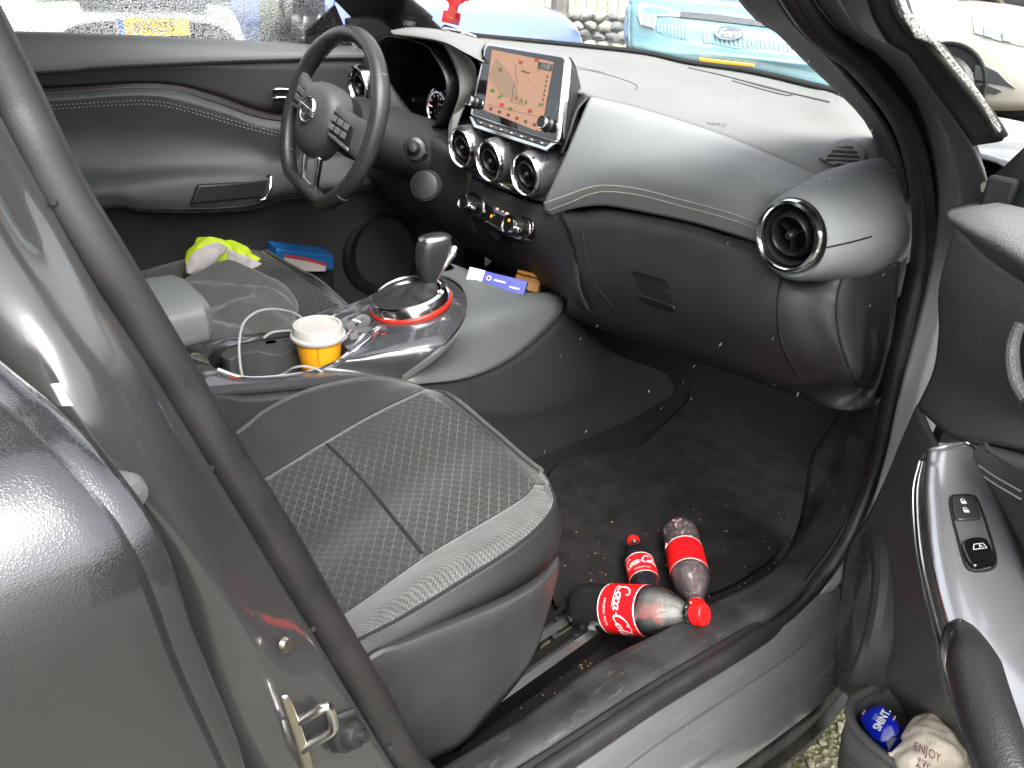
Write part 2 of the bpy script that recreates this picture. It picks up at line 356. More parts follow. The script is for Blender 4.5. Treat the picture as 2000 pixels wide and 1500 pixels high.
def push(P, d): return [p+(p-CAM).normalized()*d for p in P]
obj('pillar_core', loft('pcore', [push(spl(wsT, 30), .05), push(spl(so[:8], 30), .06), push(spl(pr[:8], 30), .06)], 40, 4), black, car, solid=.006, offset=-1)
# dark weatherstrip on the pillar, wet glass edge beyond
blk = [V((.68, -.58, 1.54)), V((.72, -.40, 1.39))]+CX((1730, 0, .79), (1790, 78, .805), (1844, 141, .82), (1910, 222, .835), (1936, 262, .84))
prs = [V((.66, -.60, 1.53)), V((.70, -.42, 1.38))]+CX((1700, 24, .765), (1760, 90, .785), (1820, 174, .80), (1862, 230, .81), (1900, 285, .82))
wstrip = mat('weatherstrip_black', (.012, .012, .012), .5, bump=.2, bscale=300, var=.3)
p_ = [a.lerp(b, .5)+V((.012, .02, 0)) for a, b in zip(spl(prs, 24), spl(blk, 24))]
obj('pillar_weatherstrip', loft('ws', [prs, p_, blk], 30, 4), wstrip, car, solid=.006, offset=-1)
wed = [V((.70, -.55, 1.55)), V((.74, -.37, 1.40))]+CX((1757, 0, .80), (1826, 84, .815), (1898, 171, .83), (1947, 255, .845))
wet_edge = mat('wet_grey_edge', (.35, .35, .33), .25, bump=1, bscale=350, voro=True, var=.7, vscale=400)
obj('windscreen_edge', loft('we', [blk, [a.lerp(b, .5)+V((.006, 0, .004)) for a, b in zip(spl(blk, 20), spl(wed, 20))], wed], 30, 4), wet_edge, car, solid=.004, offset=-1)
# hinge and bolts below the mirror, check strap
obj('door_hinge', join('hinge', [xf(box('h', .03, .012, .035), Matrix.Translation(at(1952, 378, X=.842)))]), black, car, bevel=.004)
zinc = mat('zinc', (.55, .5, .42), .3, metal=1)
obj('hinge_bolt', lathe('bolt', [(.0, .012), (.008, .012), (.009, .008), (.009, 0), (.013, 0), (.013, -.003)], 6), zinc, car, frame(at(1941, 368, X=.828), (1, 0, 0), (-.3, -.9, .3)), angle=20)
# ---- B pillar: seal, painted jamb, striker, buffer
bs = [V((.60, -.98, 1.50)), V((.635, -.96, 1.32))]+CX((0, 155, .675), (35, 228, .68), (112, 380, .69), (200, 520, .70), (320, 715, .71), (430, 892, .72), (540, 1062, .73), (635, 1222, .74), (720, 1362, .75), (795, 1490, .76))+[V((.775, -.70, .45))]
bseal = obj('pillar_seal', tube('bseal', bs, .0175, 16, 90, flat=.8), rubber, car)
for (u, v, x) in ((104, 395, .705), (412, 918, .735), (612, 1230, .752), (762, 1462, .775)):
    obj('seal_hole_dark', lathe('hole_disc', [(0, .0003), (.0016, .0003), (.002, 0), (.002, -.004)], 10), black, bseal, frame(at(u, v, X=x), (0, 0, 1), (.9, -.5, .3)))  # flush black disc painting the dark of a hole in the seal
g0 = [V((.615, -.995, 1.50)), V((.65, -.97, 1.32))]+CX((0, 255, .688), (84, 395, .70), (154, 530, .708), (272, 712, .72), (416, 936, .735), (613, 1245, .752), (768, 1500, .77))+[V((.79, -.72, .44))]
g1 = [V((.63, -1.0, 1.50)), V((.67, -.975, 1.32))]+CX((0, 330, .715), (120, 540, .735), (245, 712, .755), (340, 880, .765), (448, 1084, .772), (512, 1233, .78), (560, 1380, .785), (596, 1500, .79))+[V((.80, -.75, .44))]
g2 = [V((.65, -1.005, 1.51)), V((.70, -.98, 1.33))]+CX((0, 440, .745), (133, 700, .775), (256, 880, .785), (360, 1040, .79), (430, 1170, .79), (480, 1300, .79), (530, 1500, .795))+[V((.805, -.80, .44))]
g3 = [V((.66, -1.03, 1.51)), V((.71, -1.0, 1.33))]+CX((0, 600, .76), (110, 780, .785), (230, 940, .79), (310, 1080, .785), (380, 1260, .785), (450, 1500, .785))+[V((.79, -.86, .44))]
g4 = [V((.64, -1.06, 1.51)), V((.69, -1.03, 1.33))]+CX((0, 720, .76), (107, 850, .775), (187, 935, .775), (256, 1020, .77), (315, 1130, .765), (373, 1300, .765), (445, 1500, .765))+[V((.77, -.90, .44))]
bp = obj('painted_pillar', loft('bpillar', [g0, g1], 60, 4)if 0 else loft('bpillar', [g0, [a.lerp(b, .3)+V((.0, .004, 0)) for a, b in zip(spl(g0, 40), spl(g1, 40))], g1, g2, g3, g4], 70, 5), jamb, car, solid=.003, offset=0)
# striker loop on its plate
so_ = at(590, 1432, X=.80)
pn = V((.35, .93, .1)).normalized()
def P3(u, v, x): return at(u, v, X=x)
plate = [P3(546, 1360, .795), P3(556, 1364, .797), P3(578, 1420, .797), P3(600, 1485, .795), P3(607, 1520, .795), P3(592, 1520, .793), P3(572, 1440, .795)]
sp_ = obj('striker_plate', prism('splate', plate, V((.0, .004, 0))), zinc, car, bevel=.001)
strk = mat('striker_steel', (.75, .74, .7), .22, metal=1, bump=.1, bscale=300)
lp = CX((572, 1412, .792), (600, 1400, .797), (634, 1380, .803), (645, 1386, .804), (652, 1412, .804), (648, 1428, .803), (620, 1446, .798), (590, 1464, .793))
obj('striker_loop', tube('loop', lp, .0036, 10, 40), strk, sp_)
bc = at(677, 1431, X=.79)
bf = obj('door_buffer', lathe('buffer', [(0, .020), (.004, .020), (.005, .014), (.0085, .013), (.010, .010), (.0105, .003), (.014, .002), (.0145, -.004)], 24), rubber, car, frame(bc, (0, 0, 1), (.75, .35, .3)))
obj('buffer_bracket', prism('bracket', [bc+V(q) for q in ((-.002, -.012, .02), (-.002, .012, .014), (-.002, .012, -.018), (-.002, -.012, -.02))], (-.006, 0, 0)), rubber, bf, bevel=.003)
obj('hole_plug', lathe('plug', [(0, .003), (.004, .003), (.0052, .001), (.0056, 0)], 18), zinc, car, frame(at(557, 1260, X=.786), (0, 0, 1), (.8, .4, .3)))
obj('pillar_inner_trim', prism('pit', [V((.60, -.965, 1.5)), V((.69, -.965, 1.0)), V((.70, -.93, .45)), V((.70, -1.2, .45)), V((.69, -1.2, 1.0)), V((.60, -1.2, 1.5))], (.02, 0, 0)), trimA, car)
# ---- rear door: hemmed front edge, shoulder line with raindrops
E = [V((.74, -1.02, 1.10))]+CX((0, 753, .812), (107, 844, .842), (187, 924, .861), (256, 1009, .875), (315, 1121, .882), (373, 1287, .875), (459, 1489, .862), (520, 1640, .85))+[V((.82, -.80, .45))]
En = spl(E, 50); rd = []
for k, (dx, dy) in enumerate(((-.035, .002), (-.012, .006), (-.003, .0045), (0, .0), (.0005, -.005), (-.0012, -.0062), (.0015, -.0085), (.004, -.02), (.0055, -.05), (.006, -.12), (.004, -.4), (.0, -.75))):
    rd.append([p+V((dx, dy, 0)) for p in En])
rdo = obj('rear_door', grid('rear_door', rd), paint_wet, car)
obj('door_edge_bumper', lathe('deb', [(0, .012), (.006, .011), (.010, .006), (.011, -.004), (.010, -.012)], 20), mat('grey_rubber', (.10, .10, .10), .5), rdo, frame(at(238, 962, X=.80), (0, 0, 1), (.8, .5, .2)))
from mathutils.bvhtree import BVHTree
def bvh(*mes):
    vs = []; fs = []
    for m in mes:
        b = len(vs); vs += [v.co.copy() for v in m.vertices]; fs += [tuple(b+i for i in p.vertices) for p in m.polygons]
    return BVHTree.FromPolygons(vs, fs)
def hit(T, u, v, off=.001):
    d = ray(u, v).normalized(); loc, n, i, dist = T.ray_cast(CAM, d)
    if loc is None:
        return None
    if n.dot(d) > 0: n = -n
    return loc+n*off
def hits(T, pts, off=.001, n=24):
    P = spl([V((a, b, 0)) for a, b in pts], n); o = [hit(T, p.x, p.y, off) for p in P]
    return [p for p in o if p is not None]
def seam(T, pts, parent, r=.0012, off=0, m=None, n=24, name='seam'):
    h = hits(T, pts, off, n)
    if len(h) > 2: return obj(name, tube('seam', h, r, 6), m or black, parent)
thread = mat('thread_cream', (.55, .5, .38), .7)
def stitches(T, pts, parent, n, r=.0007, off=.0026, m=None):
    h = hits(T, pts, off, n*2); mes = []
    for i in range(0, len(h)-1, 2): mes.append(tube('st', [h[i], h[i].lerp(h[i+1], .72)], r, 5))
    if mes: return obj('stitching', join('stitching', mes), m or thread, parent)
# ================================================================== dashboard
wb = CY((862, 56, .10), (912, 71, .20), (1020, 82, .32), (1140, 94, .38), (1260, 108, .40), (1340, 126, .39), (1460, 144, .35), (1580, 172, .29), (1636, 186, .25))+[V((.60, .20, 1.0))]
A = CY((900, 84, -.0), (960, 100, .03), (1050, 140, .04), (1155, 189, .03), (1250, 212, .01), (1390, 256, .0), (1500, 300, .0), (1600, 345, .0), (1690, 395, .01))
m1 = CY((882, 70, .05), (935, 84, .12), (1030, 106, .19), (1130, 128, .22), (1250, 150, .22), (1380, 180, .20), (1520, 218, .17), (1640, 268, .13), (1722, 330, .09))
dt = loft('dash_top', [wb, [a.lerp(b, .5)+V((0, 0, .004)) for a, b in zip(spl(wb, 24), spl(m1, 24))], m1, [a.lerp(b, .55)+V((0, 0, .003)) for a, b in zip(spl(m1, 24), spl(A, 24))], A], 50, 5)
dash = obj('dashboard', dt, dashtop, car, solid=.006, offset=-1)
Arow = CY((1155, 189, .03), (1250, 212, .01), (1390, 256, .0), (1500, 300, .0), (1600, 345, .0), (1690, 395, .01))
A2 = CY((1145, 205, -.002), (1245, 228, -.018), (1390, 272, -.026), (1500, 316, -.026), (1600, 362, -.018), (1690, 410, -.008))
B = CY((1118, 270, -.035), (1225, 285, -.052), (1370, 312, -.06), (1480, 340, -.058), (1560, 372, -.045), (1640, 420, -.02))
B2 = CY((1088, 340, -.055), (1195, 325, -.066), (1345, 355, -.074), (1430, 375, -.072), (1490, 392, -.06), (1550, 420, -.035))
C = CY((1062, 402, -.058), (1100, 388, -.061), (1150, 370, -.065), (1187, 366, -.067), (1330, 393, -.07), (1420, 417, -.068), (1486, 441, -.055), (1505, 448, -.04))
D = CY((1075, 422, -.05), (1110, 410, -.053), (1160, 402, -.056), (1210, 406, -.058), (1330, 430, -.058), (1420, 455, -.055), (1490, 478, -.045), (1505, 484, -.04))
pd = loft('pad', [Arow, A2, B, B2, C, D], 70, 6)
dpad = obj('dash_pad', pd, pad, car, solid=.006, offset=-1)
T = bvh(pd)
stitches(T, [(1062, 397), (1100, 384), (1150, 366), (1187, 361), (1250, 368), (1330, 388), (1420, 412), (1484, 435)], dpad, 90)
stitches(T, [(1075, 409), (1110, 396), (1155, 378), (1190, 373), (1250, 380), (1330, 400), (1420, 424), (1484, 447)], dpad, 90)
# end pod with its round vent
VC = at(1545, 460, Y=-.082)
podm = lathe('pod', [(.044, .012), (.0475, .002), (.051, -.001), (.0565, .004), (.0605, .018), (.067, .05), (.0755, .09), (.080, .14), (.080, .20)], 48)
pax = V((.04, 1, .02))
podM = frame(VC+V((.002, 0, -.002)), (1, 0, 0), pax)
pod = obj('dash_end_pod', podm, pad, car, M=podM)
Tp = bvh(xf(podm.copy(), podM))
seam(Tp, [(1612, 484), (1640, 478), (1670, 471), (1702, 462)], pod, .0012)
def air_vent(c, r, ax, spin=0, ringmat=chrome, parent=car, petals=3):
    M = frame(c, (1, 0, 0), ax)
    ring = lathe('ring', [(r*.80, .012), (r*.82, -.002), (r*.88, -.006), (r*.96, -.005), (r, .001), (r, .016)], 40)
    v = obj('air_vent', ring, ringmat, parent, M=M)
    obj('vent_cavity', lathe('cav', [(r*.81, .004), (r*.74, .012), (r*.70, .05), (0, .05)], 32), black, v, M=M)
    tilt = M @ Matrix.Rotation(.18, 4, 'X') @ Matrix.Rotation(spin, 4, 'Z')
    rr = r*.60; k = 48; vs = []; fs = []
    prof = [(rr*.86, .022), (rr*.84, .004), (rr*.92, .0005), (rr, .004), (rr*1.04, .022)]
    obj('vent_barrel', lathe('barrel', prof, 36), plastic_s, v, M=tilt)
    # knurled inner band
    mes = []
    for i in range(44):
        a = 2*math.pi*i/44
        for j in range(3):
            mes.append(xf(box('kn', .0016*r/.04, .0016*r/.04, .0022), Matrix.Rotation(a+j*.07, 4, 'Z') @ Matrix.Translation((rr*1.03, 0, .008+.005*j))))
    o = obj('knurling', join('kn', mes), plastic_s, v, M=tilt, smooth=False); o['kind'] = 'stuff'
    for i in range(petals):
        a = math.pi/2+2*math.pi*i/petals
        obj('vane', xf(box('vane', rr*.85, .0022, .010), Matrix.Rotation(a, 4, 'Z') @ Matrix.Translation((rr*.43, 0, .012))), plastic_s, v, M=tilt)
    obj('hub', lathe('hub', [(0, -.002), (rr*.14, -.0015), (rr*.21, .001), (rr*.23, .006), (rr*.16, .02)], 20), plastic_s, v, M=tilt)
    return v
air_vent(VC+V((0, -.006, 0)), .0475, pax, 0)
# centre fascia with three barrels
CV = [at(903, 289, Y=-.066), at(958, 315, Y=-.07), at(1029, 341, Y=-.066)]
f1 = CY((895, 243, -.02), (930, 246, -.022), (1000, 265, -.024), (1060, 285, -.022), (1112, 296, -.015))
f2 = CY((884, 275, -.028), (925, 285, -.03), (985, 305, -.032), (1055, 325, -.03), (1100, 335, -.03))
f3 = CY((883, 310, -.034), (925, 330, -.036), (985, 352, -.038), (1045, 372, -.038), (1085, 370, -.045))
f4 = CY((893, 335, -.03), (930, 350, -.032), (985, 372, -.034), (1040, 390, -.036), (1068, 396, -.05))
fasc = obj('vent_fascia', loft('fascia', [f1, f2, f3, f4], 40, 6), gunmetal, car, solid=.006, offset=-1)
for c in CV:
    ax = V((.0, 1, .08))
    o = obj('vent_housing', lathe('vh', [(.036, .004), (.0405, .0), (.0425, .006), (.044, .03), (.046, .06)], 40), gunmetal, fasc, M=frame(c, (1, 0, 0), ax))
    air_vent(c+V((0, -.003, 0)), .0405, ax, .3)
# dark centre stack: under the fascia down to the console
k1 = CY((880, 318, -.03), (930, 352, -.035), (985, 376, -.037), (1040, 396, -.04), (1085, 402, -.05))
k2 = CY((885, 350, -.035), (930, 372, -.045), (990, 396, -.05), (1045, 418, -.048), (1110, 425, -.052))
k3 = CY((880, 400, -.03), (925, 420, -.045), (985, 450, -.05), (1045, 470, -.045), (1125, 480, -.06))
k4 = CY((890, 440, .0), (935, 460, -.02), (985, 490, -.02), (1050, 515, -.02), (1130, 560, -.06))
k5 = CY((900, 480, .05), (945, 500, .04), (990, 530, .04), (1060, 560, .02), (1150, 610, -.04))
obj('centre_stack', loft('centre_stack', [k1, k2, k3, k4, k5], 30, 6), plastic, car, solid=.004, offset=-1)
# ---- screen
SP = V((0, -.025, .997)); SN = V((0, -.947, .321)).normalized()
def sc(u, v, d=0): return atp(u, v, SP+SN*d, SN)
def rquad(q, r, n=6):
    """round the corners of a quad of Vectors"""
    o = []
    for i in range(len(q)):
        p, a, b = q[i], q[i-1], q[(i+1) % len(q)]
        rr = r[i] if isinstance(r, (list, tuple)) else r
        s = p+(a-p).normalized()*rr; e = p+(b-p).normalized()*rr
        for k in range(n+1):
            t = k/n; o.append(s*(1-t)**2+p*2*t*(1-t)+e*t*t)
    return o
fr = [sc(948, 84), sc(1108, 108), sc(1092, 282), sc(1000, 254), sc(918, 224)]
scr = obj('display_screen', prism('screen_frame', rquad(fr, [.014, .016, .016, .002, .006]), -SN*.014), chrome, car, bevel=.0015)
gl_ = [sc(950, 88, .0012), sc(1103, 113, .0012), sc(1086, 277, .0012), sc(1000, 250, .0012), sc(922, 223, .0012)]
obj('screen_glass', prism('screen_glass', rquad(gl_, [.012, .012, .012, .002, .004]), -SN*.003), gloss, scr)
back = [p-SN*.014 for p in rquad(fr, [.014, .016, .016, .002, .006])]
bc0 = sum(back, V())/len(back); back2 = [bc0+(p-bc0)*.82-SN*.05+V((0, 0, -.012)) for p in back]
obj('screen_housing', loft('housing', [back+[back[0]], [a.lerp(b, .5)+V((0, 0, .006)) for a, b in zip(back, back2)]+[back[0].lerp(back2[0], .5)+V((0, 0, .006))], back2+[back2[0]]], 60, 3), plastic, scr)
def emit(name, col, st=1.0):
    if name in MATS: return MATS[name]
    m = mat(name, col, .5, emis=st, spec=.3); m.node_tree.nodes['Principled BSDF'].inputs['Base Color'].default_value = (col[0]*.05, col[1]*.05, col[2]*.05, 1); return m
disp = [sc(961, 97, .0020), sc(1081, 121, .0020), sc(1056, 257, .0020), sc(945, 215, .0020)]
EM = .15
obj('map_display', prism('disp', disp, -SN*.0008), emit('map_base', (.85, .50, .35), EM), scr, smooth=False)
def dq(pts, m, d=.0026, nm='map_mark'):
    return obj(nm, prism(nm, [sc(u, v, d) for u, v in pts], -SN*.0004), m, scr, smooth=False)
def dl(pts, w, m, d=.0024, nm='map_road'):
    P = spl([V((a, b, 0)) for a, b in pts], 16); rows = []
    for i, p in enumerate(P):
        t = P[min(i+1, 15)]-P[max(i-1, 0)]; t.normalize(); q = V((-t.y, t.x, 0))*w/2
        rows.append([sc((p-q).x, (p-q).y, d), sc((p+q).x, (p+q).y, d)])
    return obj(nm, grid(nm, rows), m, scr, smooth=False)
mg = emit('map_grey', (.62, .42, .29), EM); mo_ = emit('map_orange', (.9, .45, .18), EM); mr_ = emit('map_red', (.75, .12, .08), EM)
mgn = emit('map_green', (.2, .33, .06), EM); md_ = emit('map_dark', (.3, .2, .14), EM*.7); mbar = emit('map_bar', (.88, .47, .33), EM); mw = emit('map_white', (.85, .8, .75), EM); mtime = emit('map_time', (.22, .24, .2), EM*.6)
dq([(968, 115), (1010, 170), (1014, 192), (983, 190), (953, 150), (960, 130)], mg, .0023)
dq([(1000, 190), (1014, 190), (1028, 205), (1020, 207), (994, 199)], mg, .0023)
for pts, w_ in (([(1012, 112), (1024, 140), (1040, 165), (1060, 178)], 2.2), ([(1050, 118), (1030, 132), (1024, 142), (1020, 170), (1025, 205)], 2), ([(1024, 142), (1052, 140), (1075, 130)], 2.4), ([(1060, 160), (1066, 150), (1078, 135)], 2.5), ([(964, 100), (1000, 118), (1012, 112)], 1.2), ([(1045, 232), (1060, 215), (1068, 190)], 2.2), ([(953, 196), (985, 208), (1010, 214)], 1.4)):
    dl(pts, w_, mo_)
for pts, w_ in (([(1008, 126), (1006, 140), (1010, 156), (1012, 163), (1002, 170), (1001, 186), (998, 200)], 1.2), ([(970, 117), (990, 140), (1006, 162)], 1.0), ([(952, 204), (1050, 228)], .9), ([(1051, 122), (1049, 142)], 1)): dl(pts, w_, md_)
for u, v, m_ in ((1017, 122, mr_), (1048, 117, mr_), (980, 205, mr_), (1035, 217, mr_), (977, 136, mgn), (962, 177, mgn), (997, 213, mgn)): dq([(u-4, v-4), (u+4, v-3), (u+3.5, v+4), (u-4, v+3)], m_)
for u, v, m_ in ((974, 189, mgn), (979, 186, mgn), (1018, 196, mgn), (1027, 199, mgn), (1008, 190, mr_), (1054, 204, mgn)): dq([(u-3, v+5), (u+.5, v-6), (u+3, v+5), (u, v+3)], m_)
dq([(951, 206), (1051, 231), (1046, 255), (945, 214)][:4], mbar, .00225)
for i in range(6):
    u = 958+i*17; v = 213+i*6.2; dq([(u-2, v-4), (u+4, v-3), (u+3, v+3), (u-3, v+2)], md_, .0028, 'map_icon')
dq([(1051, 120), (1080, 126), (1077, 140), (1049, 134)], mtime, .0026)
tm = text('11:35', .011, res=2); ex = (sc(1080, 126)-sc(1051, 120)).normalized()
obj('clock_digits', tm, mw, scr, M=frame(sc(1066, 130, .0031), ex, SN))
for i in range(7): dq([(1069+i*-1.6-1.5, 150+i*9-3), (1069+i*-1.6+1.5, 150+i*9-2.5), (1069+i*-1.6+1, 150+i*9+2.5), (1069+i*-1.6-2, 150+i*9+2)], md_, .0028, 'map_icon')
dq([(1018, 137), (1034, 141), (1034, 144), (1018, 140)], md_, .0028)
def knob(u, v, d, r, parent=scr):
    M = frame(sc(u, v, d), (1, 0, 0), SN)
    k = obj('rotary_knob', lathe('knob', [(r*1.25, 0), (r*1.2, .002), (r*1.0, .004), (r*.97, .014), (r*.90, .0165), (r*.86, .016)], 32), plastic_s, parent, M=M)
    return k, M
for (u, v, r_) in ((927, 200, .0105), (1070, 243, .0115)):
    k, M = knob(u, v, .001, r_)
    obj('knob_ring', lathe('kr', [(r_*.98, .012), (r_*1.0, .0145), (r_*.93, .0172), (r_*.84, .0168)], 32), chromeb, scr, M=M)
    obj('knob_cap', lathe('kc', [(0, .0164), (r_*.85, .0164)], 32), plastic_s, scr, M=M)
# buttons under the screen with a bright trim below
BN = V((0, -.90, .43)).normalized()
def bpx(u, v, d=0): return atp(u, v, at(1000, 262, Y=-.052)+BN*d, BN)
tr_ = [bpx(919, 228), bpx(925, 230), bpx(935, 245), bpx(1068, 288), bpx(1080, 279), bpx(1088, 282), bpx(1070, 296), bpx(928, 250)]
obj('button_trim', prism('btrim', tr_, BN*.004), chrome, scr, bevel=.0008)
obj('button_bed', prism('bbed', [bpx(921, 226), bpx(1088, 278), bpx(1068, 291), bpx(932, 247)], -BN*.004), plastic_s, scr)
for i in range(7):
    a, b = i/7+.006, (i+1)/7-.012
    def e(t, s):
        u0, v0 = 929+t*(1079-929), 232.5+t*(282-232.5); u1, v1 = 937+t*(1064-937), 244+t*(286-244); return (u0+(u1-u0)*s, v0+(v1-v0)*s)
    q = [bpx(*e(a, .08)), bpx(*e(b, .08)), bpx(*e(b, .88)), bpx(*e(a, .88))]
    bo = obj('button', prism('button', q, BN*.003), mat('button_grey', (.06, .062, .062), .4), scr, bevel=.0006)
    c_ = (q[0]+q[2])/2+BN*.0033; x_ = (q[1]-q[0]).normalized()
    obj('button_mark', box('bm', .006, .0014, .0002), white, scr, M=frame(c_, x_, BN))
# grey cheeks either side of the screen
obj('screen_cheek', loft('cheek', [CY((1150, 190, .01), (1128, 215, -.01), (1112, 262, -.028), (1098, 300, -.035)), CY((1140, 182, .03), (1120, 212, .015), (1106, 262, .0), (1090, 292, -.015))], 20, 4), plastic, car, solid=.004, offset=0)
obj('screen_cheek', loft('cheek2', [CY((938, 150, .05), (925, 180, .02), (905, 215, -.01), (893, 248, -.025), (884, 290, -.03)), CY((912, 150, .02), (903, 178, .0), (888, 215, -.025), (881, 250, -.035), (880, 290, -.035))], 20, 4), dashtop, car, solid=.004, offset=0)
# ---- heating controls
HP = at(985, 435, Y=-.058); HN = V((0, -.93, .36)).normalized()
def hp(u, v, d=0): return atp(u, v, HP+HN*d, HN)
hv = obj('heater_panel', prism('hvac', [p for p in spl([hp(u, v) for u, v in ((910, 397), (914, 378), (930, 374), (975, 387), (1020, 405), (1037, 422), (1041, 445), (1034, 460), (1016, 468), (990, 457), (947, 433), (918, 418))], 48, True)], -HN*.02), gloss, car, bevel=.002)
q = [hp(965, 398, .001), hp(1001, 411, .001), hp(996, 428, .001), hp(964, 413, .001)]
obj('heater_display', prism('hd', q, -HN*.0008), emit('heater_lcd', (.10, .10, .14), .3), hv)
ex2 = (q[1]-q[0]).normalized(); ey2 = HN.cross(ex2)
ho = emit('lcd_orange', (1, .62, .42), .35)
for (u, v, a, b) in ((972, 407, .007, .007), (983, 410, .006, .009), (990, 417, .009, .006), (993, 419, .006, .004)):
    obj('lcd_mark', prism('lm', [hp(u, v, .0014)+ex2*p[0]*a+ey2*p[1]*b for p in rrect(1, 1, .3, 3)], HN*.0002), ho, hv)
orange = emit('lamp_orange', (1, .25, .02), .9)
obj('seat_heat_lamp', lathe('lamp', [(0, .0008), (.003, .0008)], 12), orange, hv, M=frame(hp(960, 422, .0005), ex2, HN))
for (u, v, r_, lamp) in ((921, 400, .0175, 0), (1009, 442, .0185, 1)):
    M = frame(hp(u, v, .0), ex2, HN)
    obj('temperature_knob', lathe('tk', [(r_*1.05, 0), (r_, .012), (r_*.99, .020)], 32), plastic_s, hv, M=M)
    obj('knob_ring', lathe('tr', [(r_*.99, .016), (r_*1.02, .021), (r_*.95, .025), (r_*.83, .0245), (r_*.82, .022)], 32), chromeb, hv, M=M)
    obj('knob_cap', lathe('tc', [(0, .0225), (r_*.82, .0225)], 32), gloss, hv, M=M)
    obj('knob_pointer', box('kp', .012, .008, .012, (r_*1.25, -.004, .014)), chrome, hv, M=M, bevel=.002)
    if lamp: obj('seat_heat_lamp', lathe('lamp', [(0, .0008), (.003, .0008)], 12), orange, hv, M=M @ Matrix.Translation((0, r_*.35, .0226)))
obj('heater_trim', prism('htrim', [hp(945, 432, .003), hp(952, 432, .003), hp(992, 452, .003), hp(1016, 463, .003), hp(1012, 467, .003), hp(988, 458, .003)], -HN*.006), chromeb, hv, bevel=.0008)
obj('storage_slot', prism('slot', [hp(956, 450, -.006), hp(975, 456, -.006), hp(1015, 474, -.006), hp(1012, 484, -.006), hp(985, 478, -.006), hp(962, 462, -.006)], -HN*.01), gloss, hv)
# ---- glovebox and lower dash
q1 = CY((1085, 405, -.045), (1130, 412, -.045), (1190, 408, -.048), (1330, 432, -.05), (1420, 458, -.047), (1500, 480, -.04), (1560, 530, -.03), (1640, 540, -.02))+CX((1700, 530, .69), (1757, 512, .718))
q2 = CY((1110, 455, -.062), (1160, 448, -.066), (1230, 452, -.07), (1340, 472, -.073), (1430, 500, -.07), (1510, 540, -.062), (1570, 575, -.05), (1640, 585, -.03))+CX((1700, 575, .695), (1753, 560, .722))
q3 = CY((1125, 520, -.06), (1180, 525, -.07), (1250, 545, -.075), (1350, 565, -.078), (1440, 590, -.075), (1525, 620, -.065), (1585, 640, -.05), (1645, 650, -.03))+CX((1700, 645, .70), (1742, 635, .727))
q4 = CY((1110, 580, -.03), (1180, 595, -.045), (1260, 620, -.05), (1350, 645, -.05), (1450, 675, -.048), (1540, 705, -.04), (1600, 720, -.03), (1655, 735, -.015))+CX((1695, 738, .71), (1724, 712, .735))
q5 = CY((1105, 612, .0), (1180, 640, .0), (1260, 668, .0), (1360, 700, .0), (1460, 735, .0), (1560, 770, .01), (1620, 795, .02), (1665, 800, .025))+CX((1708, 790, .738))
q6 = CY((1105, 622, .10), (1180, 645, .12), (1260, 672, .12), (1360, 705, .12), (1460, 738, .12), (1560, 775, .12), (1620, 800, .10), (1665, 805, .09))+[q5[-1]+V((-.01, .05, -.01))]
lw = loft('lower_dash', [q1, q2, q3, q4, q5, q6], 70, 6)
gbox = obj('glovebox', lw, plastic, car, solid=.004, offset=-1)
T = bvh(lw)
seam(T, [(1150, 413), (1141, 440), (1140, 475), (1150, 520), (1170, 565), (1200, 600)], gbox, .0016)
seam(T, [(1527, 543), (1521, 575), (1520, 620), (1528, 670), (1545, 705), (1558, 730)], gbox, .0022)
seam(T, [(1100, 416), (1150, 413), (1190, 410)], gbox, .0014)
seam(T, [(1645, 545), (1636, 575), (1634, 620), (1642, 670), (1660, 720), (1678, 752), (1706, 756)], gbox, .0018)
# handle recess and its lip
hh = [hit(T, u, v, .001) for u, v in ((1234, 528), (1303, 547), (1316, 590), (1262, 582), (1252, 568))]
obj('glovebox_handle', prism('gh', hh, (0, .02, 0)), black, gbox)
hh = [hit(T, u, v, .004) for u, v in ((1246, 572), (1262, 576), (1318, 596), (1322, 606), (1300, 601), (1262, 588))]
obj('handle_lip', prism('ghl', hh, (0, .015, 0)), plastic_s, gbox, bevel=.002)
obj('handle_edge', tube('ghe', [hit(T, u, v, .001) for u, v in ((1236, 528), (1262, 535), (1303, 547))], .0016, 8), plastic_s, gbox)
# pillar foot block between pod and seal, seen from the side
y1 = CX((1660, 330, .66), (1735, 335, .665), (1700, 420, .68), (1690, 480, .68), (1640, 540, .67))
y2 = CX((1768, 340, .70), (1772, 400, .705), (1775, 450, .71), (1770, 520, .715), (1756, 580, .72))
sp2 = loft('side_panel', [CX((1700, 330, .64), (1708, 400, .66), (1700, 470, .665), (1650, 540, .66), (1640, 600, .66)), CX((1745, 330, .67), (1745, 400, .685), (1735, 470, .69), (1715, 545, .69), (1690, 600, .69)), CX((1768, 340, .70), (1774, 400, .705), (1776, 450, .71), (1770, 520, .715), (1758, 580, .72))], 24, 6)
spo = obj('dash_side_cover', sp2, plastic, car, solid=.004, offset=-1)
T = bvh(sp2)
seam(T, [(1705, 392), (1730, 378), (1765, 362)], spo, .0016)
ov = hits(T, [(1722, 458), (1735, 446), (1742, 452), (1738, 466), (1726, 474), (1720, 466)], .002, 20)
if len(ov) > 6: obj('side_cover_knob', prism('knb', ov, (-.004, .008, 0)), rubber, spo, bevel=.002)
obj('footwell_kick_panel', loft('kick', [CX((1600, 760, .66), (1630, 800, .67), (1640, 850, .675), (1632, 920, .68)), CX((1690, 780, .715), (1706, 800, .722), (1700, 860, .73), (1690, 880, .735))], 16, 5), plastic, car, solid=.006, offset=0)
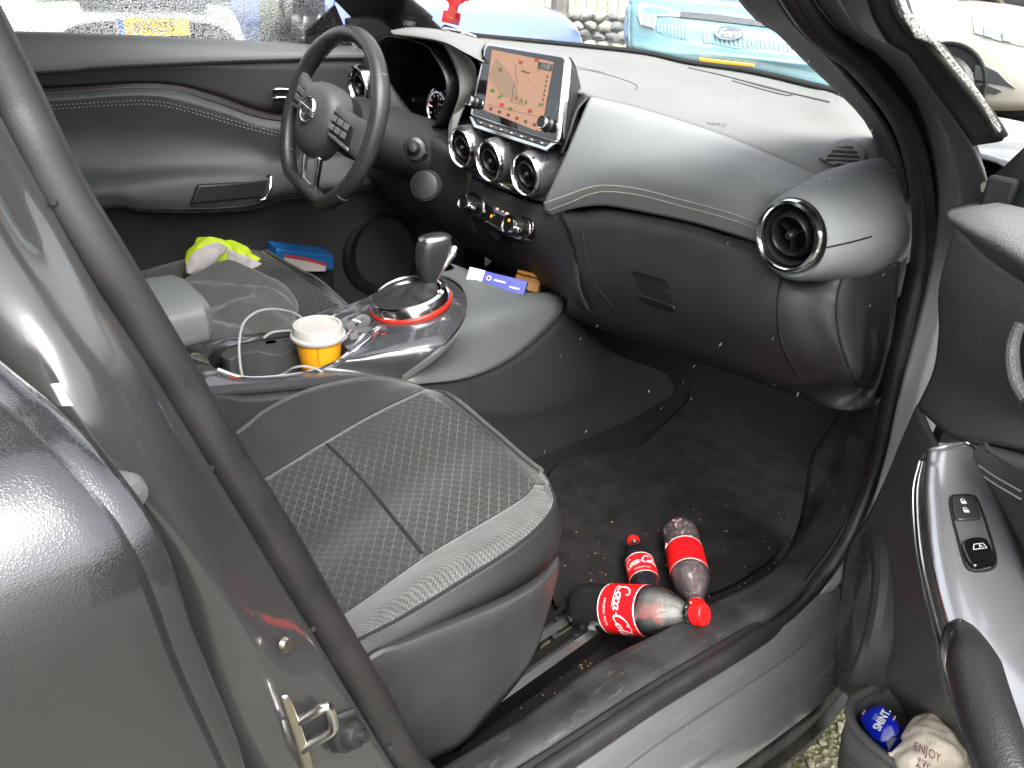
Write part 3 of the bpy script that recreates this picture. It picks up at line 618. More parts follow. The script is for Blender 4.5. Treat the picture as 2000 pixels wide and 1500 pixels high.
# side demister grille on the dash top
T = bvh(dt)
gp = hits(T, [(1601, 312), (1622, 290), (1640, 278), (1662, 275), (1684, 290), (1690, 304), (1684, 328), (1672, 337), (1650, 332), (1615, 322)], .002, 40)
gr = obj('demister_grille', prism('grille', [p+V((0, 0, .002)) for p in gp], (0, 0, -.006)), dashtop, car, bevel=.0015)
obj('grille_edge', tube('ge', gp, .0014, 6, closed=True), mat('mark_grey', (.05, .055, .055), .5), gr)
for (u0, v0, u1, v1) in ((1636, 291, 1664, 294), (1626, 300, 1672, 303), (1618, 309, 1678, 312), (1613, 318, 1676, 321), (1632, 327, 1668, 329)):
    q = [hit(T, a, b, .0026) for a, b in ((u0, v0-2.6), (u1, v1-2.6), (u1+2, v1+2.6), (u0-4, v0+2.6))]; q = [p+V((0, 0, .0015)) for p in q]
    obj('grille_slot', prism('slot', q, (0, 0, -.001)), black, gr, smooth=False)
# windscreen edge band (black frit), defroster slot, lid seams, airbag mark
obj('windscreen_frit', loft('frit', [[p+V((0, 0, .003)) for p in wb[:-1]], [p+V((0, .01, .009)) for p in wb[:-1]]], 50, 2), black, dash, solid=.002)
seam(T, [(1345, 133), (1420, 150), (1500, 172), (1560, 186), (1620, 200)], dash, .002, .0, m=mat('mark_grey', (.05, .055, .055), .5))
seam(T, [(1430, 158), (1500, 178), (1545, 188), (1535, 180), (1460, 160)], dash, .0016, .0, m=mat('mark_grey', (.05, .055, .055), .5))
seam(T, [(1105, 133), (1160, 140), (1215, 155), (1245, 168), (1240, 176)], dash, .0012, .0, m=mat('mark_grey', (.05, .055, .055), .5))
seam(T, [(1050, 122), (1110, 128), (1180, 142)], dash, .001, .0, m=mat('mark_grey', (.05, .055, .055), .5))
ab = text('AIRBAG', .013, res=2)
pA, pB = hit(T, 1372, 240, .0012), hit(T, 1412, 246, .0012)
obj('airbag_mark', ab, mat('mark_grey', (.05, .055, .055), .5), dash, M=frame((pA+pB)/2, pB-pA, (0, -.3, 1)))
# ================================================================== instrument cluster and hood
hd0 = CY((770, 60, -.02), (800, 57, -.01), (850, 60, .0), (905, 70, .02), (948, 84, .03))
hd1 = CY((765, 66, -.05), (810, 70, -.05), (865, 80, -.05), (903, 98, -.045), (942, 118, -.02))
hdb = CY((772, 56, .06), (806, 52, .09), (856, 57, .12), (908, 68, .14), (950, 82, .12))
hood = obj('cluster_hood', loft('hood', [hdb, hd0, [a.lerp(b, .5)+V((0, -.006, .004)) for a, b in zip(spl(hd0, 20), spl(hd1, 20))], hd1, [p+V((0, .006, -.006)) for p in hd1]], 30, 5), dashtop, car, solid=.004, offset=-1)
op = CY((738, 140, .0), (752, 100, .0), (770, 77, .0), (797, 75, .0), (850, 89, .0), (871, 112, .0), (890, 150, .0), (892, 182, .0), (881, 212, .0), (864, 244, .0), (815, 246, .0), (760, 232, .0), (728, 200, .0))
opc = sum(op, V())/len(op)
ring0 = spl(op, 60, True)
ring1 = [opc+(p-opc)*1.03+V((0, -.03, 0)) for p in ring0]
ring2 = [opc+(p-opc)*.96+V((0, .05, 0)) for p in ring0]
ring3 = [opc+(p-opc)*.90+V((0, .085, 0)) for p in ring0]
binn = obj('instrument_binnacle', grid('binnacle', [ring1, ring0, ring2, ring3], closed_u=True), plastic_s, car, solid=.002)
obj('binnacle_face', prism('face', ring3, (0, .004, 0)), gloss, binn)
# grey hood cheek between opening and screen
ck = [CY((866, 84, -.045), (880, 112, -.04), (895, 150, -.03), (897, 185, -.03), (888, 215, -.03), (876, 250, -.03), (880, 300, -.03)), CY((903, 100, -.04), (925, 125, -.02), (930, 155, .0), (918, 190, .0), (903, 215, -.01), (890, 250, -.02), (885, 300, -.03))]
obj('hood_cheek', loft('hc', ck, 24, 5), dashtop, car, solid=.003, offset=0)
# rev counter: arc of marks and numerals, needle
gc = at(856, 212, Y=.075); gN = V((0, -1, 0)); gM = frame(gc, (1, 0, 0), gN)
gm = emit('gauge_white', (.75, .7, .85), .35)
mes = []
for i in range(26):
    a = R(205-i*9); L_ = .006 if i % 3 == 0 else .0035
    mes.append(xf(box('t', L_, .0011, .0006), Matrix.Rotation(a, 4, 'Z') @ Matrix.Translation((.037, 0, .003))))
o = obj('gauge_marks', join('gm', mes), gm, binn, M=gM, smooth=False)
for i in range(8):
    a = R(205-i*30); me = text(str(i), .0075, res=1); obj('gauge_numeral', xf(me, Matrix.Translation((.029*math.cos(a), .029*math.sin(a), .003))), gm, binn, M=gM, smooth=False)
obj('gauge_needle', xf(box('nd', .016, .0022, .001), Matrix.Rotation(R(172), 4, 'Z') @ Matrix.Translation((.027, 0, .005))), emit('needle_red', (.9, .45, .4), .4), binn, M=gM)
obj('gauge_ring', lathe('gr', [(.044, .0), (.046, .003), (.048, .0)], 40), chrome, binn, M=gM)
# ---- lower dash on the driver's side, column shroud
dl0 = [V((-.70, .02, 1.0)), V((-.55, -.03, 1.0)), V((-.42, -.01, .90)), V((-.2, -.03, .85)), V((-.14, -.03, .82))]
dl1 = [V((-.70, -.03, .90)), V((-.55, -.06, .88)), V((-.37, -.05, .86)), V((-.22, -.05, .84)), V((-.14, -.04, .80))]
dl2 = [V((-.70, .0, .74)), V((-.55, -.03, .70)), V((-.37, -.02, .68)), V((-.22, -.02, .68)), V((-.13, -.03, .70))]
dl3 = [V((-.70, .12, .62)), V((-.55, .12, .60)), V((-.37, .12, .58)), V((-.22, .12, .58)), V((-.13, .10, .60))]
obj('driver_lower_dash', loft('dld', [dl0, dl1, dl2, dl3], 30, 6), plastic, car, solid=.005, offset=-1)
air_vent(at(700, 168, Y=-.075), .046, V((0, 1, .05)), 0)
WC = V((-.3535, -.2432, .907)); wx = V((.97996, -.0231, -.19784)); wy = V((.19348, .34638, .91792)); wn = V((.04732, -.93781, .34391))
wM = Matrix.Translation(WC) @ Matrix((wx, wy, wn)).transposed().to_4x4()
shM = frame(WC-wn*.03, (1, 0, 0), -wn)
obj('column_shroud', xf(lathe('shroud', [(.045, .0), (.068, .004), (.078, .03), (.082, .08), (.085, .15), (.09, .24)], 32), Matrix.Diagonal((1.0, .82, 1, 1))), plastic, car, M=shM)
def disc(u, v, y, r, n, name, m, prof):
    return obj(name, lathe(name, [(a*r, b*r) for a, b in prof], 32), m, car, M=frame(at(u, v, Y=y), (1, 0, 0), n))
stalk = disc(808, 290, -.20, .022, V((.75, -.6, .25)), 'column_stalk', plastic_s, [(0, .55), (.3, .52), (.5, .3), (.62, 0), (.95, -.1), (1, -.5), (1.1, -2.4)])
disc(829, 362, -.14, .029, V((.6, -.75, .25)), 'knee_cover', plastic, [(0, .12), (.8, .10), (.93, .02), (.98, -.12), (1.05, -.1), (1.1, -.6)])
# ---- steering wheel
def rimpt(a, R0=.171):
    x, y = R0*math.cos(a), R0*math.sin(a)
    if y < -.150: y = -.150+(y+.150)*.15
    return V((x, y, 0))
rim = [rimpt(2*math.pi*k/96) for k in range(96)]
def rim_r(k):
    a = 2*math.pi*k/96; d = min(abs(a-R(35)), abs(a-R(145))); return .0158+.0022*math.exp(-(d/R(14))**2)
rows = []
for k in range(96):
    t = (rim[(k+1) % 96]-rim[k-1]).normalized(); a = V((t.y, -t.x, 0)); r_ = rim_r(k)
    rows.append([rim[k]+r_*(math.cos(q)*a*1.0+V((0, 0, 1.12*math.sin(q)))) for q in [2*math.pi*j/16 for j in range(16)]])
sw = obj('steering_wheel', grid('rim', rows, closed_u=True, closed_v=True), leather, car, M=wM)
for a in (R(149), R(47), R(-135), R(-37)):
    p = rimpt(a); t = (rimpt(a+.02)-rimpt(a-.02)).normalized()
    obj('rim_joint', lathe('joint', [(.0166, -.0009), (.0172, 0), (.0166, .0009)], 20), mat('joint_grey', (.25, .25, .25), .4), sw, M=wM @ frame(p, (0, 0, 1), t))
# airbag cover: a domed rounded pad
rows = []
for s, z in ((1.0, .0), (1.02, .018), (1.0, .034), (.93, .046), (.78, .054), (.5, .058), (.2, .0595), (.02, .06)):
    row = []
    for k in range(48):
        a = 2*math.pi*k/48; x = .069*s*math.copysign(abs(math.cos(a))**.75, math.cos(a)); y = .068*s*math.copysign(abs(math.sin(a))**.8, math.sin(a))
        if y < 0: x *= 1-.25*(-y/.07); y *= 1.18
        row.append(V((x, y-.004, z-.006)))
    rows.append(row)
hubp = mat('airbag_cover', (.06, .062, .062), .5, bump=.15, bscale=900, voro=True)
obj('airbag_cover', grid('airbag', rows, closed_u=True), hubp, sw, M=wM)
for s in (-1, 1):
    r0 = [V((s*.045, .042, .004)), V((s*.10, .040, .006)), V((s*.16, .048, .0))]
    r1 = [V((s*.05, .038, .030)), V((s*.10, .034, .024)), V((s*.158, .040, .010))]
    r2 = [V((s*.05, -.012, .030)), V((s*.10, -.016, .022)), V((s*.156, -.022, .008))]
    r3 = [V((s*.045, -.020, .004)), V((s*.10, -.024, .002)), V((s*.156, -.028, -.004))]
    obj('spoke', loft('spoke', [r0, r1, r2, r3], 12, 4), hubp, sw, M=wM, solid=.004)
    bt = obj('button_cluster', prism('bc', [V((s*.062, .030, .0315)), V((s*.128, .024, .0215)), V((s*.132, -.012, .0195)), V((s*.066, -.008, .0305))], (0, 0, .003)), plastic_s, sw, M=wM, bevel=.001)
    for i in range(3):
        for j in range(2):
            x0 = s*(.072+i*.020); y0 = .018-j*.017; z0 = .0345-i*.0034
            obj('wheel_button', prism('wb', [V((x0-.008, y0+.006, z0+.0014*s)), V((x0+.008, y0+.006, z0-.0014*s)), V((x0+.008, y0-.006, z0-.0014*s)), V((x0-.008, y0-.006, z0+.0014*s))], (0, 0, .0018)), mat('wheel_button_grey', (.13, .132, .13), .4), sw, M=wM, bevel=.0008)
    obj('spoke_trim', prism('stt', [V((s*.060, -.010, .032)), V((s*.134, -.015, .020)), V((s*.136, -.022, .020)), V((s*.060, -.018, .032))], (0, 0, .002)), chromeb, sw, M=wM, bevel=.0006)
    # lower forked spoke arm, satin
    arm = [V((s*.026, -.066, .024)), V((s*.046, -.072, .022)), V((s*.042, -.145, .005)), V((s*.032, -.153, .003)), V((s*.014, -.151, .003)), V((s*.024, -.130, .007))]
    obj('lower_spoke', prism('ls', arm, (0, 0, -.012)), chrome, sw, M=wM, bevel=.003)
obj('lower_spoke_bridge', prism('lsb', [V((-.034, -.136, .005)), V((.034, -.136, .005)), V((.034, -.154, .002)), V((-.034, -.154, .002))], (0, 0, -.012)), chrome, sw, M=wM, bevel=.004)
# emblem: ring, cross bar and lettering
ec = V((0, .004, .0546))
er = obj('emblem', lathe('er', [(.0215, .0), (.022, .003), (.0245, .0035), (.0262, .001), (.0266, -.004)], 40), chromeb, sw, M=wM @ Matrix.Translation(ec) @ Matrix.Diagonal((1, 1, 1, 1)))
obj('emblem_disc', lathe('ed', [(0, .0), (.022, .0)], 32), plastic_s, sw, M=wM @ Matrix.Translation(ec))
obj('emblem_bar', box('eb', .060, .0125, .003, (0, 0, .004)), chromeb, sw, M=wM @ Matrix.Translation(ec), bevel=.001)
obj('emblem_lettering', text('NISSAN', .0115, res=2, sx=1.05), black, sw, M=wM @ Matrix.Translation(ec+V((0, 0, .0058))), smooth=False)
# ================================================================== driver door (far side)
def ext(P, y0=-1.15, y1=.16):
    a, b = P[0], P[-1]; return [V((a.x, y0, a.z+.0))]+P+[V((b.x, y1, b.z-.005))]
dleather = mat('door_leather', (.065, .07, .07), .55, bump=.25, bscale=520, voro=True, rvar=.05)
doorgrey = mat('door_belt_grey', (.12, .125, .125), .5, bump=.12, bscale=1100)
doordark = mat('door_panel_dark', (.03, .03, .03), .55, bump=.12, bscale=1000, voro=True)
D0 = ext(CX((10, 66, -.70), (175, 70, -.70), (350, 77, -.70), (525, 86, -.70), (640, 91, -.70)))
D1 = ext(CX((15, 75, -.672), (180, 79, -.672), (350, 85, -.672), (525, 93, -.672), (640, 97, -.672)))
D2 = ext(CX((52, 132, -.655), (210, 122, -.655), (420, 114, -.655), (609, 109, -.655), (690, 108, -.655)))
D3 = ext(CX((54, 141, -.665), (212, 131, -.665), (422, 122, -.665), (611, 116, -.665), (690, 115, -.665)))
D4 = ext(CX((70, 171, -.675), (175, 166, -.675), (273, 161, -.675), (350, 166, -.675), (420, 185, -.675), (560, 224, -.675)))
D5 = ext(CX((73, 185, -.662), (210, 176, -.662), (280, 173, -.662), (350, 179, -.662), (420, 202, -.662), (560, 239, -.662)))
D5b = ext(CX((78, 195, -.645), (210, 186, -.645), (290, 184, -.645), (360, 194, -.645), (437, 217, -.645), (560, 250, -.645)))
D6 = ext(CX((84, 208, -.648), (210, 200, -.648), (297, 198, -.648), (367, 212, -.648), (455, 237, -.648), (560, 265, -.648)))
D7 = ext(CX((110, 270, -.672), (230, 268, -.676), (330, 270, -.676), (420, 280, -.672), (500, 295, -.668), (560, 310, -.665)))
D8 = ext(CX((150, 330, -.655), (230, 332, -.66), (315, 326, -.66), (400, 325, -.655), (500, 325, -.65), (560, 330, -.65)))
D9 = ext(CX((170, 358, -.61), (240, 358, -.60), (320, 350, -.598), (400, 346, -.60), (500, 345, -.605), (560, 352, -.62)))
D10 = ext(CX((180, 378, -.592), (250, 385, -.585), (330, 385, -.585), (400, 384, -.59), (500, 376, -.595), (560, 372, -.61)))
D11 = ext(CX((195, 405, -.60), (270, 410, -.595), (350, 412, -.595), (430, 411, -.60), (500, 405, -.605), (570, 385, -.62)))
D12 = ext(CX((200, 425, -.64), (280, 430, -.64), (360, 432, -.64), (440, 430, -.64), (520, 420, -.64), (590, 405, -.64)))
D13 = [V((-.67, -1.15, .55)), V((-.67, -.6, .55)), V((-.66, -.2, .55)), V((-.65, .14, .56))]
D14 = [V((-.67, -1.15, .32)), V((-.67, -.6, .32)), V((-.66, -.2, .32)), V((-.65, .16, .32))]
dd = obj('driver_door', loft('dd_top', [D0, D1, D2, D3], 50, 5), doorgrey, car, solid=.01, offset=0)
obj('door_upper_panel', loft('dd_up', [D3, D4], 50, 5), doordark, dd, solid=.003)
redtrim = mat('door_trim_dark_red', (.010, .005, .005), .4)
obj('door_trim_strip', loft('dd_trim', [[p+V((.004, 0, 0)) for p in D4], D5], 50, 4), redtrim, dd, solid=.003)
dlm = loft('dd_leather', [D5, D5b, D6, D7, D8, D9, D10, D11], 60, 5)
obj('door_leather_insert', dlm, dleather, dd, solid=.003)
obj('door_lower_panel', loft('dd_low', [D11, D12, D13, D14], 50, 6), doordark, dd, solid=.004)
T = bvh(dlm)
grey_th = mat('thread_grey', (.3, .3, .28), .7)
stitches(T, [(84, 206), (210, 198), (297, 196), (367, 210), (455, 235), (556, 262)], dd, 60, .0009, m=grey_th)
stitches(T, [(88, 213), (210, 205), (297, 203), (367, 217), (455, 242), (556, 269)], dd, 60, .0009, m=grey_th)
# grab handle, chrome accents
gh = hits(T, [(381, 358), (450, 354), (522, 350), (512, 380), (440, 388), (368, 394)], .004, 30)
hq = [hit(T, u, v, .003) for u, v in ((383, 360), (520, 352), (509, 382), (368, 396))]
obj('grab_handle', prism('grab', hq, (.012, 0, 0)), plastic_s, dd, bevel=.004)
obj('handle_accent', tube('ha', [hit(T, u, v, .016) for u, v in ((512, 350), (524, 352), (518, 368), (509, 382), (500, 386))], .0028, 8, 20), chrome, dd)
obj('armrest_line', tube('al', [hit(T, u, v, .003) for u, v in ((362, 406), (430, 405), (490, 398), (540, 380))], .004, 8, 20), plastic_s, dd)
ih = at(562, 181, X=-.645)+V((0, -.028, 0))
inn = obj('door_release_handle', xf(prism('rel', [V((a, b, 0)) for a, b in rrect(.075, .034, .008)], (0, 0, .006)), Matrix()), black, dd, M=frame(ih+V((-.002, .03, -.004)), (0, 1, 0), (1, 0, 0)))
for z, r_ in ((.010, .0034), (-.008, .003)):
    obj('release_lever', tube('lev', [ih+V((.006, -.012, z-.004)), ih+V((.010, 0, z)), ih+V((.010, .03, z-.002)), ih+V((.006, .055, z-.004))], r_, 8, 16), chrome, dd)
# door pocket lip and speaker
spk = frame(at(745, 495, X=-.655), (0, 1, 0), (1, 0, 0))
so2 = obj('door_speaker', lathe('spk', [(.12, .0), (.115, .012), (.105, .014), (.098, .004), (.06, -.004), (0, -.006)], 40), plastic_s, dd, M=spk)
obj('door_pocket', loft('pocket', [CX((300, 560, -.60), (420, 535, -.58), (560, 525, -.58), (650, 520, -.60)), CX((300, 600, -.60), (420, 590, -.58), (560, 580, -.58), (650, 580, -.60))], 20, 3), plastic, dd, solid=.006)
# window pane with rain, mirror, left pillar
obj('driver_window', mesh('win', [V((-.705, -1.2, 1.02)), V((-.705, .02, 1.0)), V((-.66, -.3, 1.36)), V((-.60, -.55, 1.50)), V((-.60, -1.2, 1.50))], [(0, 1, 2, 3, 4)]), glass_side, dd, smooth=False, solid=.004)
lp0 = CX((655, 0, -.69), (668, 40, -.685), (690, 80, -.68), (705, 98, -.67))
lp1 = CX((740, 0, -.60), (755, 30, -.60), (775, 60, -.60), (790, 80, -.60))
lp2 = CX((805, 0, -.52), (830, 25, -.53), (862, 56, -.55), (880, 68, -.56))
lp0 = [V((-.60, -.62, 1.52))]+lp0; lp1 = [V((-.56, -.6, 1.53))]+lp1; lp2 = [V((-.52, -.6, 1.53))]+lp2
obj('driver_pillar_trim', loft('lpt', [lp0, lp1, lp2], 30, 6), trimA, car, solid=.006)
T = bvh(loft('x', [lp0, lp1, lp2], 30, 6)); tp = hit(T, 799, 42, .002)
tw = obj('tweeter', lathe('tw', [(0, .003), (.010, .004), (.011, .001), (.016, .002), (.0185, .0)], 28), plastic_s, car, M=frame(tp, (0, 1, 0), V((.8, -.5, .2))))
obj('mirror_triangle', prism('mt', CX((600, 60, -.695), (655, 10, -.695), (690, 92, -.69), (600, 90, -.695)), (-.01, 0, 0)), black, dd)
# exterior mirror on the driver's side
em = loft('mirror', [[at(545, -20, X=-.80)]*1+CX((545, 5, -.80), (548, 40, -.80), (552, 80, -.80)), CX((585, -25, -.88), (585, 5, -.90), (585, 40, -.90), (588, 84, -.86)), CX((630, -20, -.84), (632, 5, -.86), (630, 40, -.86), (620, 78, -.82))], 16, 6)
obj('door_mirror', em, paint_wet, car, solid=.02)
obj('mirror_glass', prism('mg', CX((505, -20, -.80), (572, -20, -.80), (570, 75, -.80), (510, 80, -.80)), (-.006, 0, 0)), mat('mirror_glass', (.75, .75, .72), .12, metal=1, bump=.3, bscale=300, voro=True), car, bevel=.002)
# ================================================================== seat fabrics
def fabric_pattern():
    m = mat('seat_fabric_pattern', (.03, .03, .028), .85, spec=.2, sheen=.15); t, b, L = nodes(m)
    tc = t.nodes.new('ShaderNodeTexCoord'); mp = t.nodes.new('ShaderNodeMapping'); mp.inputs['Rotation'].default_value = (0, 0, R(38)); mp.inputs['Scale'].default_value = (78, 78, 78)
    L(tc.outputs['Object'], mp.inputs['Vector']); sx = t.nodes.new('ShaderNodeSeparateXYZ'); L(mp.outputs[0], sx.inputs[0])
    def M(op, a, b_=None, c=None):
        n = t.nodes.new('ShaderNodeMath'); n.operation = op
        for i, q in enumerate((a, b_, c)):
            if q is None: continue
            if isinstance(q, (int, float)): n.inputs[i].default_value = q
            else: L(q, n.inputs[i])
        return n.outputs[0]
    row = M('FLOOR', sx.outputs[1])
    fy = M('FRACT', sx.outputs[1]); fx = M('FRACT', M('ADD', sx.outputs[0], M('MULTIPLY', row, .5)))
    # each cell a facet that tilts; bright on its upper and right edges
    tri = M('SUBTRACT', 1, M('MULTIPLY', M('ABSOLUTE', M('SUBTRACT', fx, .5)), 2))       # 1 at the middle, 0 at the sides
    hgt = M('MINIMUM', M('MULTIPLY', fy, 1.0), M('ADD', tri, .15))
    line = M('MAXIMUM', M('GREATER_THAN', fy, .88), M('MULTIPLY', M('LESS_THAN', M('ABSOLUTE', M('SUBTRACT', M('MULTIPLY', tri, .9), fy)), .09), .7))
    nz = t.nodes.new('ShaderNodeTexNoise'); nz.inputs['Scale'].default_value = 7; nz.inputs['Detail'].default_value = 4; L(tc.outputs['Object'], nz.inputs['Vector'])
    wear = t.nodes.new('ShaderNodeMapRange'); wear.inputs[1].default_value = .35; wear.inputs[2].default_value = .65; wear.inputs[3].default_value = .25; wear.inputs[4].default_value = 1; L(nz.outputs[0], wear.inputs[0])
    n2 = t.nodes.new('ShaderNodeTexNoise'); n2.inputs['Scale'].default_value = 900; L(tc.outputs['Object'], n2.inputs['Vector'])
    fac = M('MULTIPLY', M('MULTIPLY', line, wear.outputs[0]), M('ADD', n2.outputs[0], .25))
    mx = t.nodes.new('ShaderNodeMix'); mx.data_type = 'RGBA'; mx.inputs[6].default_value = (.019, .019, .018, 1); mx.inputs[7].default_value = (.085, .083, .078, 1); L(fac, mx.inputs[0]); L(mx.outputs[2], b.inputs['Base Color'])
    bp = t.nodes.new('ShaderNodeBump'); bp.inputs['Strength'].default_value = .6; bp.inputs['Distance'].default_value = .0012; L(M('ADD', hgt, M('MULTIPLY', n2.outputs[0], .25)), bp.inputs['Height']); L(bp.outputs[0], b.inputs['Normal'])
    return m
def fabric_check():
    m = mat('seat_fabric_check', (.2, .2, .2), .85, spec=.2, sheen=.2); t, b, L = nodes(m)
    tc = t.nodes.new('ShaderNodeTexCoord'); mp = t.nodes.new('ShaderNodeMapping'); mp.inputs['Rotation'].default_value = (R(20), R(15), R(28)); L(tc.outputs['Object'], mp.inputs['Vector'])
    v = t.nodes.new('ShaderNodeTexChecker'); v.inputs['Scale'].default_value = 420; v.inputs['Color1'].default_value = (.15, .148, .142, 1); v.inputs['Color2'].default_value = (.045, .045, .045, 1); L(mp.outputs[0], v.inputs['Vector'])
    n = t.nodes.new('ShaderNodeTexNoise'); n.inputs['Scale'].default_value = 40; n.inputs['Detail'].default_value = 4; L(tc.outputs['Object'], n.inputs['Vector'])
    x = t.nodes.new('ShaderNodeMix'); x.data_type = 'RGBA'; x.blend_type = 'MULTIPLY'; x.inputs[0].default_value = .6; L(v.outputs[0], x.inputs[6]); L(n.outputs[0], x.inputs[7]); L(x.outputs[2], b.inputs['Base Color'])
    bp = t.nodes.new('ShaderNodeBump'); bp.inputs['Strength'].default_value = .4; bp.inputs['Distance'].default_value = .0008; L(v.outputs[1], bp.inputs['Height']); L(bp.outputs[0], b.inputs['Normal'])
    return m
fab = fabric_pattern(); chk = fabric_check()
bolst = mat('seat_bolster_fabric', (.016, .016, .015), .8, bump=.4, bscale=1500, var=.2, vscale=12, spec=.25, sheen=.2)
piping = mat('seat_piping', (.05, .049, .046), .75, bump=.4, bscale=1200, var=.2, vscale=30)
vinyl = mat('seat_vinyl', (.011, .011, .011), .55, bump=.25, bscale=700, voro=True, var=.15, rvar=.06)
# ================================================================== passenger seat
r1 = [V((.16, -1.02, .50)), V((.15, -.85, .52))]+CX((442, 860, .14), (520, 804, .138), (600, 766, .138), (680, 746, .14), (740, 740, .143), (800, 750, .155), (830, 763, .175))
r1m = [V((.19, -1.02, .47)), V((.185, -.85, .475))]+CX((475, 915, .185), (560, 860, .182), (620, 815, .182), (700, 785, .182), (760, 765, .185), (810, 757, .195), (832, 764, .205))
r2 = [V((.22, -1.02, .44)), V((.22, -.85, .455))]+CX((498, 948, .22), (636, 864, .22), (730, 810, .22), (825, 764, .22))
r3 = [V((.39, -1.02, .455)), V((.39, -.85, .475))]+CX((577, 1085, .39), (735, 979, .39), (850, 908, .395), (960, 850, .405))
r4 = [V((.56, -1.02, .49)), V((.56, -.85, .51))]+CX((656, 1213, .56), (830, 1091, .56), (960, 1014, .56), (1020, 976, .557), (1046, 948, .545))
r5 = [V((.635, -1.02, .53)), V((.635, -.85, .545))]+CX((686, 1256, .632), (760, 1216, .632), (880, 1144, .632), (1000, 1068, .628), (1056, 1020, .615), (1081, 980, .595), (1072, 945, .565))
r45 = [V((.60, -1.02, .525)), V((.60, -.85, .545))]+CX((670, 1232, .602), (840, 1120, .602), (980, 1040, .600), (1040, 998, .59), (1066, 968, .572), (1060, 945, .553))
ins = loft('seat_insert', [r2, [a.lerp(b, .5)+V((0, 0, .004)) for a, b in zip(spl(r2, 20), spl(r3, 20))], r3, [a.lerp(b, .5)+V((0, 0, .003)) for a, b in zip(spl(r3, 20), spl(r4, 20))], r4], 80, 8)
LB = loft('seat_bolster', [r1, r1m, r2], 50, 6)
RS = loft('seat_strip', [r4, r45, r5], 60, 6)
FE = CX((1072, 945, .565), (1058, 922, .545), (1022, 894, .50), (958, 838, .405), (880, 775, .30), (832, 762, .20))
FEi = spl(CX((1046, 948, .545)), 1) if 0 else [r_[-1] for r_ in loftrows([r2, [a.lerp(b, .5)+V((0, 0, .004)) for a, b in zip(spl(r2, 20), spl(r3, 20))], r3, [a.lerp(b, .5)+V((0, 0, .003)) for a, b in zip(spl(r3, 20), spl(r4, 20))], r4], 80, 8)][::-1]
FS = loft('front_strip', [FEi, FE], 40, 3)
low = [V((.655, -1.02, .46)), V((.655, -.85, .47))]+CX((700, 1300, .64), (800, 1262, .64), (920, 1210, .64), (1010, 1165, .635), (1050, 1125, .625), (1062, 1090, .60), (1055, 1060, .56))
mid5 = [a.lerp(b, .5)+V((.014, .008, 0)) for a, b in zip(spl(r5, 30), spl(low, 30))]
SD = loft('seat_side', [r5, mid5, low], 60, 5)
FL = CX((1055, 1060, .56), (1040, 1020, .50), (985, 960, .405), (910, 880, .30), (860, 850, .20))
FF = loft('seat_front', [FE, [a.lerp(b, .5)+V((.0, .02, 0)) for a, b in zip(spl(FE, 20), spl(FL, 20))], FL], 40, 5)
LS = loft('seat_left', [r1, [p+V((-.02, 0, -.03)) for p in r1], [p+V((-.02, 0, -.13)) for p in r1]], 40, 4)
def build_seat(name, X, with_valance):
    """X maps a mesh to its place (identity, or the mirrored driver side)"""
    def g(me):
        me = me.copy(); me.transform(X)
        if X.determinant() < 0: me.flip_normals()
        me.materials.clear(); return me
    seat = obj(name, g(ins), fab, car, solid=.004, offset=0)
    obj('seat_bolster', g(LB), bolst, seat, solid=.004, offset=0); obj('seat_bolster', g(RS), chk, seat, solid=.004, offset=0)
    obj('seat_front_edge', g(FS), chk, seat, solid=.004, offset=0); obj('seat_side', g(SD), vinyl, seat, solid=.004, offset=0)
    obj('seat_front', g(FF), vinyl, seat, solid=.004, offset=0); obj('seat_side', g(LS), vinyl, seat, solid=.004, offset=0)
    obj('seat_piping', g(tube('pip', [p+V((0, 0, .002)) for p in r1]+[p+V((0, 0, .002)) for p in FE[::-1][1:5]], .0035, 8, 90)), piping, seat)
    obj('seat_piping', g(tube('pip2', [p+V((.002, 0, -.001)) for p in r5], .0022, 6, 70)), black, seat)
    T = bvh(ins)
    h = hits(T, [(632, 862), (700, 930), (770, 1015), (832, 1092)], .0005, 30)
    obj('seat_seam', g(tube('sm', h, .0030, 8)), black, seat)
    for q in (r2, r4): obj('seat_seam', g(tube('sm', q, .0025, 6, 50)), black, seat)
    # backrest with head restraint, reclined behind the pillar
    bk = []
    for z, y, wd, th in ((.46, -1.02, .25, .05), (.60, -1.05, .27, .065), (.80, -1.11, .265, .07), (1.0, -1.17, .24, .06), (1.12, -1.21, .20, .045), (1.15, -1.22, .12, .02)):
        row = []
        for k in range(28):
            a = 2*math.pi*k/28; cx = math.copysign(abs(math.cos(a))**.6, math.cos(a)); sy = math.copysign(abs(math.sin(a))**.8, math.sin(a))
            row.append(V((.39+wd*cx, y+th*sy+(.03*abs(cx)**3 if sy > 0 else 0), z)))
        bk.append(row)
    obj('backrest', g(grid('backrest', bk, closed_u=True)), bolst, seat)
    hr = []
    for z, wd, th in ((1.19, .05, .02), (1.20, .11, .045), (1.27, .13, .05), (1.34, .12, .045), (1.36, .06, .02)):
        hr.append([V((.39+wd*math.cos(2*math.pi*k/20), -1.245+th*math.sin(2*math.pi*k/20), z)) for k in range(20)])
    obj('head_restraint', g(grid('headrest', hr, closed_u=True)), vinyl, seat)
    return seat
pseat = build_seat('passenger_seat', Matrix(), True)
